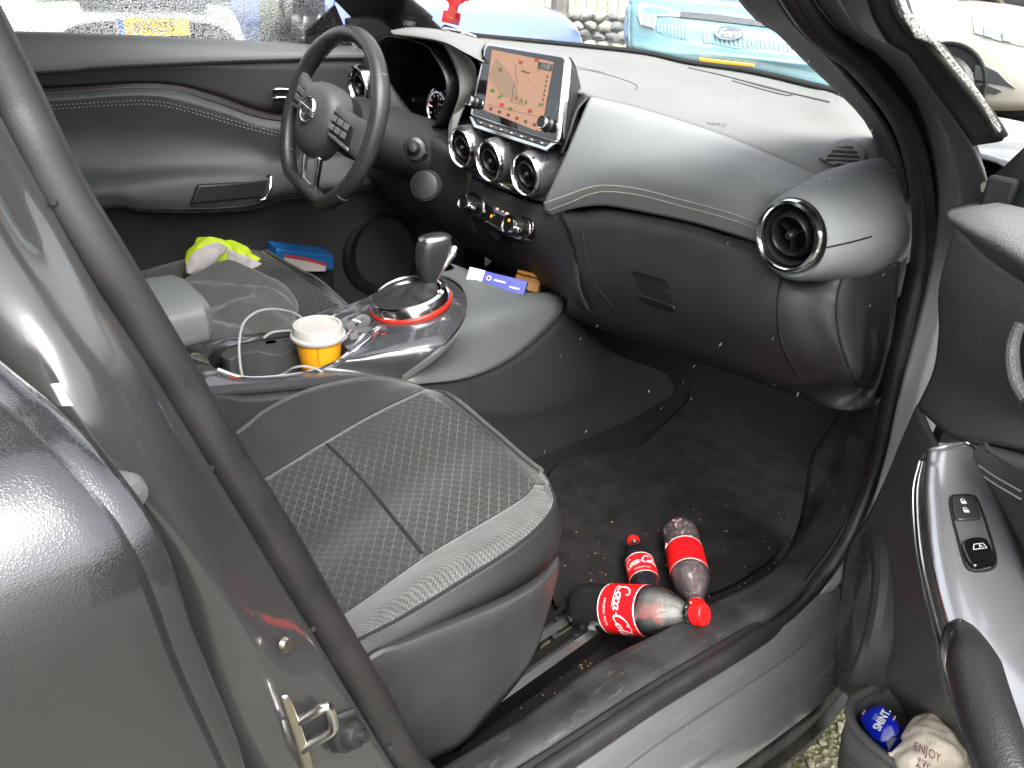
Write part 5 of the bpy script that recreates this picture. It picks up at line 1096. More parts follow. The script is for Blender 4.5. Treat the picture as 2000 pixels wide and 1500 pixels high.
# bonnet with rain, wipers in the cowl, right wing
hb = [p+V((0, .05, -.012)) for p in spl(wb[:-1], 14)]
hb = [V((-.68, .10, 1.0))]+hb+[V((.60, .26, .99))]
h2 = [V((x, .95-.10*x*x, .965-.05*x*x)) for x in (-.72, -.4, 0, .4, .72)]
h3 = [V((x, 1.30-.25*x*x, .90-.06*x*x)) for x in (-.72, -.4, 0, .4, .72)]
h4 = [V((x, 1.42-.25*x*x, .70-.06*x*x)) for x in (-.72, -.4, 0, .4, .72)]
bon_paint = paint_mat('paint_bonnet_rain', (.30, .30, .30), drops=1, scale=120)
obj('bonnet', loft('bonnet', [hb, [a.lerp(b, .5)+V((0, 0, -.012)) for a, b in zip(spl(hb, 14), spl(h2, 14))], h2, h3, h4], 40, 6), bon_paint, car, solid=.006, offset=-1)
obj('cowl', loft('cowl', [[p+V((0, .005, .002)) for p in wb[:-1]], [p+V((0, .06, -.005)) for p in wb[:-1]]], 40, 3), wet_edge, car, solid=.004)
obj('right_wing', loft('wing', [[V((.62, .22, .99)), V((.70, .6, .965)), V((.70, 1.1, .90))], [V((.80, .20, .95)), V((.86, .6, .90)), V((.80, 1.1, .84))], [V((.84, .20, .70)), V((.90, .6, .70)), V((.84, 1.15, .62))], [V((.82, .20, .36)), V((.88, .45, .36)), V((.84, 1.15, .36))]], 16, 5), paint_wet, car, solid=.004)
obj('wiper', tube('wiper', [p+V((0, .05, -.004)) for p in spl(wb[2:8], 12)], .006, 6, 30), black, car)
def wheel(parent, M, r=.32, w_=.21, rimcol=None):
    tyre = obj('wheel', lathe('tyre', [(r*.60, -w_*.42), (r*.68, -w_*.5), (r*.9, -w_*.5), (r, -w_*.36), (r, w_*.36), (r*.9, w_*.5), (r*.68, w_*.5), (r*.60, w_*.42)], 40), rubber, parent, M=M)
    rm = rimcol or mat('alloy', (.5, .5, .5), .3, metal=1)
    mes = [lathe('rimb', [(r*.60, w_*.40), (r*.56, w_*.25), (r*.55, -w_*.3)], 36), lathe('hubc', [(0, w_*.32), (r*.14, w_*.30), (r*.16, w_*.1)], 20)]
    for k in range(5):
        a = 2*math.pi*k/5; mes.append(xf(box('sp', r*.50, r*.13, w_*.12, (r*.34, 0, w_*.24)), Matrix.Rotation(a, 4, 'Z')))
    obj('rim', join('rim', mes), rm, tyre, M=M)
    obj('brake_disc', lathe('bd', [(0, 0), (r*.42, 0)], 28), mat('brake_steel', (.25, .23, .22), .4, metal=1), tyre, M=M)
for (x, y, sg_) in ((.80, .62, 1), (-.80, .62, -1), (.80, -2.02, 1), (-.80, -2.02, -1)):
    wheel(car, frame((x, y, GZ+.32), (0, 0, 1), (sg_, 0, 0)))
# ================================================================== ground
def ground_mat():
    m = mat('wet_asphalt', (.05, .05, .045), .35); t, b, L = nodes(m)
    tc = t.nodes.new('ShaderNodeTexCoord')
    v = t.nodes.new('ShaderNodeTexVoronoi'); v.inputs['Scale'].default_value = 110; L(tc.outputs['Object'], v.inputs['Vector'])
    n = t.nodes.new('ShaderNodeTexNoise'); n.inputs['Scale'].default_value = 9; n.inputs['Detail'].default_value = 8; L(tc.outputs['Object'], n.inputs['Vector'])
    cr = t.nodes.new('ShaderNodeValToRGB'); e = cr.color_ramp.elements; e[0].color = (.016, .015, .012, 1); e[1].color = (.15, .132, .095, 1); e[0].position = .25; e[1].position = 1
    L(v.outputs['Color'], cr.inputs[0])
    cr2 = t.nodes.new('ShaderNodeValToRGB'); e = cr2.color_ramp.elements; e[0].color = (.045, .05, .012, 1); e[1].color = (.09, .085, .06, 1); e[0].position = .42; e[1].position = .56; L(n.outputs[0], cr2.inputs[0])
    x = t.nodes.new('ShaderNodeMix'); x.data_type = 'RGBA'; x.inputs[0].default_value = .5; L(cr.outputs[0], x.inputs[6]); L(cr2.outputs[0], x.inputs[7]); L(x.outputs[2], b.inputs['Base Color'])
    bp_ = t.nodes.new('ShaderNodeBump'); bp_.inputs['Strength'].default_value = .8; bp_.inputs['Distance'].default_value = .006; L(v.outputs['Distance'], bp_.inputs['Height']); L(bp_.outputs[0], b.inputs['Normal'])
    return m
gm_ = ground_mat()
vs = []; N = 60
def gz(x, y):
    d = (x*.45+y*.9)-3.0
    return GZ+max(0, min(1, d/3))*.30*max(0, min(1, (x+.5)/2))
rows = []
xs = [-200, -60, -25]+[-12+i for i in range(25)]+[25, 60, 200]
for y in xs: rows.append([V((x, y, gz(x, y))) for x in xs])
g = obj('ground', grid('ground', rows), gm_); tag(g, kind='structure')
line_m = mat('road_paint', (.6, .6, .57), .6, var=.3, vscale=30)
for i, (x0, y0, x1, y1) in enumerate(((1.5, -3.2, 3.9, -3.1), (1.7, -1.3, 4.4, -1.2), (1.9, .8, 4.8, .9))):
    q = grid('line', [[V((x0, y0, GZ+.004)), V((x1, y1, GZ+.004))], [V((x0, y0+.1, GZ+.004)), V((x1, y1+.1, GZ+.004))]])
    o = obj('parking_line', q, line_m); tag(o, kind='structure')
# pebbles near the sill, in the strip below the door
peb = []
for i in range(420):
    x, y = random.uniform(.78, 1.15), random.uniform(-.6, .25); r_ = random.uniform(.003, .009)
    bm = bmesh.new(); bmesh.ops.create_icosphere(bm, subdivisions=1, radius=r_); me = bpy.data.meshes.new('p'); bm.to_mesh(me); bm.free()
    peb.append(xf(me, Matrix.Translation((x, y, GZ+r_*.3)) @ Matrix.Rotation(random.random()*6, 4, 'Z') @ Matrix.Diagonal((1.3, 1, .6, 1))))
pm = mat('pebbles', (.13, .115, .085), .5, var=.6, vscale=60)
o = obj('gravel', join('gravel', peb), pm); tag(o, 'loose gravel and grit on wet ground under the door sill', 'gravel', kind='stuff')
# ================================================================== parked cars around
def street_car(name, label, org, head, col, w_=.90, parts=True, L_=4.3, tall=1.0):
    h = V(head).normalized(); M = Matrix.Translation(V(org)) @ Matrix((h, V((0, 0, 1)).cross(h), V((0, 0, 1)))).transposed().to_4x4()
    root = thing(name, label, 'car', org); pm_ = mat('paint_'+name, col, .25, coat=1, rvar=.05)
    st_ = [(0, .32, .55, .72, .62, .70, .55), (-.06, .28, .55, .84, .72, .80, .66), (-.25, .24, .6, .93, .80, .87, .74), (-.6, .22, .66, 1.0, .84, .89, .76), (-1.25, .22, .72, 1.08, .84, .90, .74), (-1.35, .22, .74, 1.10, .84, .90, .74), (-3.9, .24, .8, 1.10, .84, .90, .74), (-4.15, .3, .8, 1.04, .8, .86, .70), (-4.3, .34, .75, .95, .74, .8, .62)]
    rows = []
    for x, zb, zm, zt, wb_, wm, wt in st_:
        k = w_/.9; zt *= tall
        rows.append(spl([V((x, s*a*k, z)) for s, a, z in ((1, wb_, zb), (1, wm, (zb+zm)/2), (1, wm, zm), (1, wt, zt-.03), (1, wt*.5, zt+.012), (1, 0, zt+.02), (-1, wt*.5, zt+.012), (-1, wt, zt-.03), (-1, wm, zm), (-1, wm, (zb+zm)/2), (-1, wb_, zb))], 31))
    dense = loftrows(rows, 31, 4)
    bd = obj('body', grid('body', dense), pm_, root, M=M, solid=.01)
    cab = []
    for x, z0, z1, w0, w1 in ((-1.2, 1.06, 1.07, .72, .70), (-1.55, 1.06, 1.28, .72, .66), (-2.0, 1.06, 1.52, .73, .58), (-2.7, 1.06, 1.60, .74, .56), (-3.4, 1.06, 1.54, .73, .55), (-3.95, 1.06, 1.22, .70, .60), (-4.1, 1.05, 1.06, .68, .66)):
        k = w_/.9; cab.append(spl([V((x, s*a*k, z*tall)) for s, a, z in ((1, w0, z0), (1, w1, z1-.04), (1, w1*.6, z1), (-1, w1*.6, z1), (-1, w1, z1-.04), (-1, w0, z0))], 21))
    obj('cabin', grid('cabin', loftrows(cab, 21, 4)), dkglass, root, M=M)
    obj('roof', grid('roofp', [[V((x, y*w_/.9, (z+.008-.03*(y/.5)**2)*tall)) for y in (-.5, -.25, 0, .25, .5)] for x, z in ((-1.98, 1.525), (-2.35, 1.585), (-2.7, 1.605), (-3.1, 1.59), (-3.42, 1.54))]), pm_, root, M=M, solid=.012)
    for x in (-.85, -3.45):
        for s in (1, -1):
            wheel(root, M @ frame((x, s*.84*w_/.9, .33), (0, 0, 1), (0, s, 0)), .33)
            obj('wheel_arch', lathe('arch', [(0, 0), (.39, 0), (.40, .012), (.42, .016), (.43, 0)], 40), black, root, M=M @ frame((x, s*.905*w_/.9, .35), (0, 0, 1), (0, s, 0)))
    return root, M, pm_
def on(M, *p): return [M @ V(q) for q in p]
def ray_at(u, v, D): return CAM+ray(u, v)*D
# ---- blue car ahead, traced on its own front plane
FB = ray_at(1423, 68, 4.6); fwh = V((fw.x, fw.y, 0)).normalized(); rth = V((rt.x, rt.y, 0)).normalized(); fl = (rth*.97-fwh*.24).normalized(); fn = (-fwh*.97-rth*.24).normalized()
def fp(u, v, d=0): return atp(u, v, FB+fn*d, fn)
bluec = thing('blue_car', 'light blue car with ribbed grille panel and oval badge, ahead beyond the windscreen', 'car', (FB.x-fn.x*1.5, FB.y-fn.y*1.5, GZ))
bpaint = mat('paint_light_blue', (.10, .22, .26), .22, coat=1, rvar=.04)
rowsF = [[fp(1300, -40, -1.4), fp(1420, -30, -1.4), fp(1560, -10, -1.4), fp(1650, 10, -1.4)], [fp(1236, -10, -.35), fp(1300, -8, -.30), fp(1420, 4, -.28), fp(1560, 24, -.28), (fp(1650, 40, -.35))],
    [fp(1232, 8, -.18), fp(1300, 14, -.10), fp(1420, 34, -.08), fp(1560, 56, -.08), fp(1650, 72, -.15)], [fp(1230, 40, -.14), fp(1300, 46, -.03), fp(1423, 58, .0), fp(1560, 80, .0), fp(1650, 98, -.1)],
    [fp(1229, 70, -.12), fp(1300, 78, .0), fp(1423, 92, .03), fp(1560, 108, .03), fp(1650, 120, -.08)], [fp(1231, 88, -.10), fp(1300, 98, .04), fp(1423, 108, .08), fp(1560, 122, .08), fp(1650, 132, -.04)],
    [fp(1236, 104, -.10), fp(1300, 116, .03), fp(1423, 126, .06), fp(1560, 140, .06), fp(1650, 150, -.06)], [fp(1240, 160, -.14), fp(1300, 175, -.03), fp(1423, 185, .0), fp(1560, 200, .0), fp(1650, 210, -.1)], [fp(1245, 230, -.16), fp(1300, 250, -.08), fp(1423, 260, -.06), fp(1560, 275, -.06), fp(1650, 280, -.14)]]
bfm = loft('bluefront', rowsF, 40, 5)
bbody = obj('body', bfm, bpaint, bluec, solid=.01, offset=-1)
T = bvh(bfm)
Ls = [r_[0] for r_ in rowsF[1:]]; Rs = [r_[-1] for r_ in rowsF[1:]]
for e_, s in ((Ls, -1), (Rs, 1)):
    obj('body_side', loft('bside', [e_, [p-fn*.3+fl*s*.06 for p in e_], [p-fn*1.8+fl*s*.06 for p in e_], [p-fn*3.8 for p in e_]], 14, 4), bpaint, bluec, solid=.01)
cb0 = [rowsF[0][0], rowsF[0][1], rowsF[0][2], rowsF[0][3]]
obj('cabin', loft('bcab', [cb0, [p-fn*.7+V((0, 0, .45)) for p in cb0], [p-fn*1.6+V((0, 0, .5)) for p in cb0], [p-fn*2.6+V((0, 0, .05)) for p in cb0]], 14, 4), dkglass, bluec, solid=.01)
for s, u in ((-1, 1262), (1, 1640)):
    c_ = fp(u, 150, -.75); c_.z = GZ+.36; wheel(bluec, frame(c_-fl*.0, (0, 0, 1), fl*s), .36)
lampm = mat('headlamp_clear', (.36, .37, .37), .12, coat=1); bandm = mat('band_black', (.05, .052, .055), .25, coat=1, var=.3, vscale=60)
def decal(T_, pts, m_, nm, par, off=.012, th=.01, n=None):
    q = [hit(T_, u, v, off) for u, v in (pts if n is None else [(p.x, p.y) for p in spl([V((a, b, 0)) for a, b in pts], n, True)])]
    return obj(nm, prism(nm, q, fn*-th), m_, par, bevel=.003)
decal(T, [(1248, 10), (1254, 6), (1328, 26), (1328, 35), (1284, 33), (1280, 58), (1254, 51), (1247, 30)], lampm, 'headlamp', bluec, .012)
decal(T, [(1262, 28), (1282, 33), (1279, 57), (1256, 50)], mat('lamp_inner', (.2, .22, .22), .2, coat=1), 'lamp_lens', bluec, .016)
decal(T, [(1328, 25), (1400, 32), (1500, 46), (1600, 62), (1600, 70), (1500, 56), (1400, 44), (1328, 36)], bandm, 'grille_band', bluec, .012)
ribm = mat('rib_blue', (.2, .36, .4), .3, coat=1); ribd = mat('rib_dark_blue', (.10, .27, .33), .4)
decal(T, [(1282, 46), (1342, 56), (1342, 80), (1300, 72), (1284, 62)], ribd, 'grille_panel', bluec, .004)
decal(T, [(1372, 62), (1560, 86), (1548, 104), (1440, 96), (1374, 84)], ribd, 'grille_panel', bluec, .004)
for k in range(9):
    u = 1285+k*6.6; decal(T, [(u, 47.5+k*1.1), (u+3, 48+k*1.1), (u+3, 63+k*1.9), (u, 62+k*1.9)], ribm, 'grille_rib', bluec, .010)
for k in range(21):
    u = 1374+k*8.6; decal(T, [(u, 63+k*1.15), (u+3.6, 63.5+k*1.15), (u+3.6, 84+k*.95), (u, 83.5+k*.95)], ribm, 'grille_rib', bluec, .010)
bo = hit(T, 1424, 67, .02); bM = frame(bo, fl, fn+V((0, 0, .12)))
bdg = obj('badge', xf(lathe('badge', [(0, .006), (.85, .006), (.93, .012), (1.0, .006), (1.0, -.01)], 40), Matrix.Diagonal((.088, .040, 1, 1))), chrome, bluec, M=bM)
obj('badge_field', xf(lathe('bf', [(0, .0085), (.82, .0085)], 40), Matrix.Diagonal((.088, .040, 1, 1))), mat('badge_blue', (.10, .13, .17), .3), bluec, M=bM)
obj('badge_lettering', text('Ford', .062, shear=.35, res=3, sx=1.1), white, bluec, M=bM @ Matrix.Translation((0, .001, .0095)), smooth=False)
decal(T, [(1366, 109), (1474, 121), (1475, 128), (1366, 118)], mat('plate_yellow', (.75, .40, .02), .4), 'number_plate', bluec, .02, .012)
# ---- cream car on the right
ch = (rt*.62-V((fw.x, fw.y, 0)).normalized()*.78); ch.z = 0; ch.normalize()
wp = ray_at(1858, 118, 7.2)
creamM = V((wp.x, wp.y, 0))+ch*.85+V((-ch.y, ch.x, 0))*.82
cgz = gz(creamM.x, creamM.y)+.06
wcar, wM2, wpaint = street_car('white_car', 'cream white car with dark lower grille and clear headlamp, beyond the right windscreen pillar', (creamM.x, creamM.y, cgz), ch, (.34, .32, .28), tall=1.04)
wb_ = [o for o in wcar.children if o.name.startswith('body')][0]
Tw = bvh(xf(wb_.data.copy(), wM2)); cdir = -ray(1940, 100).normalized()
def wdecal(pts, m_, nm, off=.02, th=.015):
    q = [hit(Tw, u, v, off) for u, v in pts]
    if None not in q: return obj(nm, prism(nm, q, -cdir*th), m_, wcar, bevel=.004)
wdecal([(1899, 34), (1908, 29), (1940, 36), (2010, 58), (2040, 92), (2000, 92), (1950, 80), (1904, 66)], lampm, 'headlamp')
for u in (1922, 1958): wdecal([(u, 55+(u-1922)*.25), (u+18, 58+(u-1922)*.25), (u+18, 76+(u-1922)*.25), (u+1, 72+(u-1922)*.25)], mat('lamp_inner', (.2, .22, .22), .2, coat=1), 'lamp_lens', .024)
wdecal([(1906, 128), (1925, 129), (1950, 141), (1968, 158), (1985, 172), (1930, 160), (1904, 155)], bandm, 'lower_grille')
wdecal([(1902, 165), (1920, 162), (1960, 176), (1945, 183), (1905, 172)], bandm, 'lower_grille')
# ---- dark blue car ahead on the left
bp0 = ray_at(1000, 60, 5.4)
bh = (-V((fw.x, fw.y, 0)).normalized()*.80+rt*.60); bh.z = 0
street_car('dark_blue_car', 'dark blue car with pale rain-wet bonnet, behind the red air freshener', (bp0.x, bp0.y, GZ), bh, (.10, .14, .34))
# ---- pale car seen through the wet driver's window
pp = ray_at(292, 52, 5.2); phd = (-V((fw.x, fw.y, 0)).normalized()*1.0-rt*.15); phd = V((1, .25, 0))
pcar, pM, ppaint = street_car('silver_car', 'pale silver car with yellow number plate, blurred behind the rainy driver window', (pp.x, pp.y, GZ+.06), phd, (.55, .58, .52))
pN = V(phd).normalized(); px_ = V((-pN.y, pN.x, 0))
pl_ = obj('number_plate', box('plate', .52, .11, .012), mat('plate_yellow', (.75, .40, .02), .4), pcar, M=frame(pp+pN*.06, px_, pN), bevel=.003)
obj('plate_strip', box('ps', .045, .105, .013), mat('plate_blue', (.03, .12, .5), .4), pcar, M=frame(pp+pN*.061-px_*.235, px_, pN))
obj('plate_lettering', text('K-K-253', .085, res=2), black, pcar, M=frame(pp+pN*.0675, px_, pN), smooth=False)
for s in (-1, 1): obj('headlamp', box('hl', .30, .12, .05), lampm, pcar, M=frame(pp+pN*-.05+px_*s*.55+V((0, 0, .22)), px_+pN*-s*.3, pN), bevel=.02)
obj('grille', box('grl', .9, .10, .03), bandm, pcar, M=frame(pp+pN*.01+V((0, 0, .16)), px_, pN), bevel=.01)
# ---- stone wall of wire-caged stones, wooden fence behind
gw = thing('stone_wall', 'grey gabion wall of stacked stones beside the light blue car', 'wall', tuple(V((ray_at(1170, 60, 8.5).x, ray_at(1170, 60, 8.5).y, GZ))))
wc = ray_at(1170, 60, 8.5); wl = V((.80, .60, 0)).normalized(); wnn = V((.60, -.80, 0)).normalized()
smats = [mat('stone_%d' % i, c, .75, bump=.5, bscale=60, var=.3, vscale=30) for i, c in enumerate(((.22, .22, .20), (.30, .29, .25), (.15, .16, .16), (.36, .34, .28)))]
sm_ = []
for i in range(6):
    bm = bmesh.new(); bmesh.ops.create_icosphere(bm, subdivisions=2, radius=.5)
    for v in bm.verts: v.co *= 1+.35*mnoise.noise(v.co*2.2+V((i*7, 0, 0)))
    me = bpy.data.meshes.new('stone'); bm.to_mesh(me); bm.free(); sm_.append(me)
zt = at(1170, 22, X=wc.x).z if False else ray_at(1170, 20, 8.5).z
nrow = 9
for r_ in range(nrow):
    for c_ in range(26):
        s = random.uniform(.75, 1.1); me = sm_[random.randrange(6)].copy(); me.materials.clear(); me.materials.append(random.choice(smats))
        p = wc+wl*((c_-13)*.145+random.uniform(-.02, .02)+(r_ % 2)*.07)+wnn*random.uniform(-.02, .02); z = zt-.06-r_*.098+random.uniform(-.01, .01)
        obj('stone', me, None, gw, M=Matrix.Translation((p.x, p.y, z)) @ Matrix.Rotation(random.random()*.6-.3, 4, wnn) @ frame((0, 0, 0), wl, wnn) @ Matrix.Diagonal((.175*s, .12*s, .14, 1)))
obj('wall_core', prism('core', [V((wc+wl*a).to_tuple()[:2]+(GZ-.1,))-wnn*.02 for a in (-2, 2)]+[V((wc+wl*a).to_tuple()[:2]+(GZ-.1,))-wnn*.4 for a in (2, -2)], (0, 0, zt-GZ+.05)), smats[2], gw)
fe = thing('wooden_fence', 'pale wooden plank fence standing behind the gabion wall', 'fence', tuple(V((wc.x-wnn.x*.9, wc.y-wnn.y*.9, GZ))))
fm_ = mat('fence_wood', (.48, .40, .25), .75, bump=.3, bscale=40, var=.25, vscale=20)
for k in range(34):
    p = wc-wnn*.9+wl*((k-17)*.13); hgt = 1.75+random.uniform(-.01, .01)
    obj('plank', box('plank', .105, .025, hgt, (0, 0, hgt/2)), fm_, fe, M=Matrix.Translation((p.x, p.y, GZ)) @ Matrix.Rotation(math.atan2(wl.y, wl.x), 4, 'Z'), smooth=False)
obj('rail', tube('frail', [wc-wnn*.93+wl*-2.3+V((0, 0, .2)), wc-wnn*.93+wl*2.3+V((0, 0, .2))], .03, 6), fm_, fe)
# a dark post in front of the wall
pp2 = ray_at(1092, 40, 7.6)
po = thing('wooden_post', 'weathered dark post standing left of the gabion wall', 'post', (pp2.x, pp2.y, GZ))
obj('post_shaft', tube('post', [V((pp2.x, pp2.y, GZ)), V((pp2.x, pp2.y, 1.5))], .09, 10), mat('post_wood', (.12, .11, .10), .8, bump=.4, bscale=30, var=.4, vscale=12), po)
obj('post_cap', lathe('pc', [(0, .05), (.09, .02), (.10, 0), (.10, -.03)], 12), mat('post_wood', (.12, .11, .10), .8), po, M=Matrix.Translation((pp2.x, pp2.y, 1.5)))
# hedge closing the view on the driver's side
# ================================================================== loose things in the car
# ---- script lettering drawn with strokes (about 9 units wide, x height 1)
def script_word():
    s = []
    def C(x, k=1.0):
        s.append([(x+1.5*k, 2.0*k, .6), (x+1.55*k, 2.35*k, .8), (x+1.1*k, 2.6*k, 1), (x+.4*k, 2.1*k, 1.5), (x+.1*k, 1.1*k, 1.7), (x+.35*k, .2*k, 1.5), (x+.95*k, .0, 1.1), (x+1.6*k, .45*k, .7)])
    def o(x): s.append([(x+.5, 1.0, .9), (x+.1, .75, 1.4), (x+.05, .3, 1.5), (x+.35, .0, 1.1), (x+.75, .3, 1.3), (x+.8, .75, 1.2), (x+.5, 1.0, .9), (x+.75, 1.0, .6), (x+1.1, 1.1, .5)])
    def c_(x): s.append([(x+.8, .85, .9), (x+.45, 1.02, .9), (x+.1, .7, 1.4), (x+.1, .25, 1.5), (x+.45, .0, 1.1), (x+.95, .3, .6)])
    def a(x):
        s.append([(x+.75, .9, .8), (x+.4, 1.0, .9), (x+.08, .65, 1.4), (x+.1, .2, 1.5), (x+.4, .02, 1), (x+.75, .45, .9)]); s.append([(x+.85, 1.0, 1.1), (x+.75, .4, 1.5), (x+.95, .05, 1.1), (x+1.25, .25, .5)])
    C(0); o(1.55); c_(2.55); a(3.4); s.append([(4.7, .6, .8), (5.15, .68, .8)]); C(5.1); o(6.65); s.append([(7.75, .5, .6), (8.35, 1.8, 1), (8.2, 2.4, .9), (7.95, 1.9, 1.3), (7.95, .5, 1.5), (8.2, .03, 1.1), (8.55, .3, .6)]); a(8.5)
    s.append([(.45, .1, 1), (.1, -.45, 1.1), (.6, -.6, .8), (2.6, -.25, .7), (4.2, -.3, .5)])       # tail under the first word
    s.append([(6.3, 2.2, .6), (6.9, 2.75, .8), (8.0, 2.3, .7), (8.7, 2.5, .4)])
    return s
def on_cyl(me, r, ang0=0, z0=0):
    """wrap a flat mesh (x round the cylinder, y along its axis) on a cylinder about Z"""
    for v in me.vertices:
        a = ang0+v.co.x/r; v.co = V((r*math.cos(a), r*math.sin(a), z0+v.co.y))
    me.update(); return me
def thin_clear(name, col, mix=.012):
    m = bpy.data.materials.new(name); m.use_nodes = True; t = m.node_tree; L = t.links.new; out = t.nodes['Material Output']
    t.nodes.remove(t.nodes['Principled BSDF'])
    tr = t.nodes.new('ShaderNodeBsdfTransparent'); tr.inputs[0].default_value = col
    gl = t.nodes.new('ShaderNodeBsdfGlossy'); gl.inputs['Roughness'].default_value = .06
    df = t.nodes.new('ShaderNodeBsdfDiffuse'); df.inputs[0].default_value = col
    fr = t.nodes.new('ShaderNodeFresnel'); fr.inputs[0].default_value = 1.55
    tc = t.nodes.new('ShaderNodeTexCoord'); n = t.nodes.new('ShaderNodeTexNoise'); n.inputs['Scale'].default_value = 28; n.inputs['Detail'].default_value = 1; L(tc.outputs['Object'], n.inputs['Vector'])
    bp_ = t.nodes.new('ShaderNodeBump'); bp_.inputs['Strength'].default_value = .22; bp_.inputs['Distance'].default_value = .004; L(n.outputs[0], bp_.inputs['Height']); L(bp_.outputs[0], gl.inputs['Normal']); L(bp_.outputs[0], fr.inputs['Normal'])
    m0 = t.nodes.new('ShaderNodeMixShader'); m0.inputs[0].default_value = mix; L(tr.outputs[0], m0.inputs[1]); L(df.outputs[0], m0.inputs[2])
    mx = t.nodes.new('ShaderNodeMixShader'); L(fr.outputs[0], mx.inputs[0]); L(m0.outputs[0], mx.inputs[1]); L(gl.outputs[0], mx.inputs[2]); L(mx.outputs[0], out.inputs[0])
    return m
pet = thin_clear('bottle_clear', (.93, .94, .95, 1)); petp = thin_clear('bottle_clear_pink', (.95, .86, .86, 1), .05)
cola = mat('cola_dark', (.004, .005, .012), .06, coat=1)
capm = mat('cap_red', (.80, .012, .012), .32, bump=.2, bscale=300)
labm = mat('label_red', (.80, .008, .012), .38)
lwhite = mat('label_white', (.85, .82, .80), .45)
film_m = thin_clear('film_reflection_cream', (.90, .87, .78, 1), .20); film_p = thin_clear('film_pink', (.95, .84, .84, 1), .07)
PROF = [(0, .004), (.019, .0), (.028, .003), (.034, .014), (.0352, .03), (.0348, .05), (.0338, .066), (.0342, .07), (.0342, .134), (.0350, .138), (.0342, .148), (.0295, .164), (.0215, .181), (.0145, .193), (.0125, .199), (.0125, .206)]
def bottle(name, label, base, tip, fill, spin, mt, text_ang=None, blank=False, length=.225, rs=1.0):
    ax = (tip-base).normalized(); k = (tip-base).length/length
    root = thing(name, label, 'bottle', tuple(base), 'plastic cola bottles on the floor')
    M = frame(base, V((0, 0, 1)).cross(ax) if abs(ax.z) < .9 else (1, 0, 0), ax) @ Matrix.Rotation(spin, 4, 'Z') @ Matrix.Diagonal((k*rs, k*rs, k, 1))
    pr = []
    for i in range(len(PROF)-1):
        for j in range(3):
            t = j/3; pr.append((PROF[i][0]*(1-t)+PROF[i+1][0]*t, PROF[i][1]*(1-t)+PROF[i+1][1]*t))
    pr.append(PROF[-1])
    bo_ = lathe('bottle', pr, 40)
    for v in bo_.vertices:      # petal foot and slight dents
        if v.co.z < .02: a = math.atan2(v.co.y, v.co.x); f = (1-v.co.z/.02); v.co.z += .004*f*(1+math.cos(5*a)); v.co.x *= 1-.04*f; v.co.y *= 1-.04*f
        n = mnoise.noise(v.co*30); v.co.x *= 1+.008*n; v.co.y *= 1+.012*n
    cl = M.inverted() @ CAM; text_ang = math.atan2(cl.y, cl.x)+(text_ang or 0)
    obj('bottle_body', bo_, mt, root, M=M)
    if fill > 0:
        fp_ = [(max(r_-.0012, 0), z+.0008) for r_, z in pr if z <= fill]; ln = lathe('liquid', fp_+[(0, fp_[-1][1]+.0005)], 40)
        obj('cola', ln, cola, root, M=M)
    # pale film inside above the drink, tinted to stand for creamy sky reflections
    flm = [(max(r_-.0014, 0), z) for r_, z in pr if fill+.004 < z < .196]
    if fill < .15: obj('inner_film', lathe('film', flm, 40), film_m if fill > 0 else film_p, root, M=M)
    obj('label_wrap', lathe('lab', [(.0346, .0705), (.0348, .072), (.0348, .1325), (.0346, .134)], 48), labm, root, M=M, solid=.0003)
    for z in (.0715, .1330): obj('label_edge', lathe('le', [(.0350, z-.0008), (.0351, z), (.0350, z+.0008)], 48), lwhite, root, M=M)
    if not blank:
        me = strokes(script_word(), .19, 18); me.transform(Matrix.Translation((-4.7, -1.0, 0))); me.transform(Matrix.Scale(.0088, 4))
        for v in me.vertices: v.co.x += v.co.y*.25
        obj('label_lettering', on_cyl(me, .0355, text_ang or 0, .108), lwhite, root, M=M, smooth=False)
        m2 = text('ORIGINAL TASTE', .0052, res=1); obj('label_small_print', on_cyl(m2, .0355, text_ang or 0, .083), lwhite, root, M=M, smooth=False)
        pk_ = prism('panel', [V((a*.011, b*.022, 0)) for a, b in rrect(1, 1, .3, 4)], (0, 0, .0001)); obj('label_panel', on_cyl(pk_, .0355, (text_ang or 0)+1.45, .10), lwhite, root, M=M, smooth=False)
    cap_ = lathe('cap', [(0, .2235), (.0125, .2235), (.0142, .222), (.0146, .220), (.0146, .207), (.0140, .2065)], 36)
    obj('cap', cap_, capm, root, M=M)
    mes = [xf(box('kn', .0009, .0011, .012, (.0147, 0, .2135)), Matrix.Rotation(2*math.pi*i/40, 4, 'Z')) for i in range(40)]
    o = obj('cap_ridges', join('kn', mes), capm, root, M=M, smooth=False); o['kind'] = 'stuff'
    obj('neck_ring', lathe('nr', [(.0125, .2045), (.0150, .2035), (.0150, .2020), (.0125, .2015)], 32), mt, root, M=M)
    return root
bottle('cola_bottle', 'half full cola bottle nearest the door sill, red cap resting on the sill', at(1124, 1184, Z=.352), at(1380, 1200, Z=.462), .11, 0, pet, text_ang=R(8))
bottle('cola_bottle', 'full bottle of dark cola lying behind the half full one', at(1270, 1180, Z=.347), at(1236, 1052, Z=.347), .20, 0, pet, text_ang=R(8))
bottle('cola_bottle', 'empty clear bottle with plain red label, rightmost of the bottles', at(1326, 1030, Z=.347), at(1364, 1196, Z=.362), 0, 0, petp, blank=True, rs=.9)
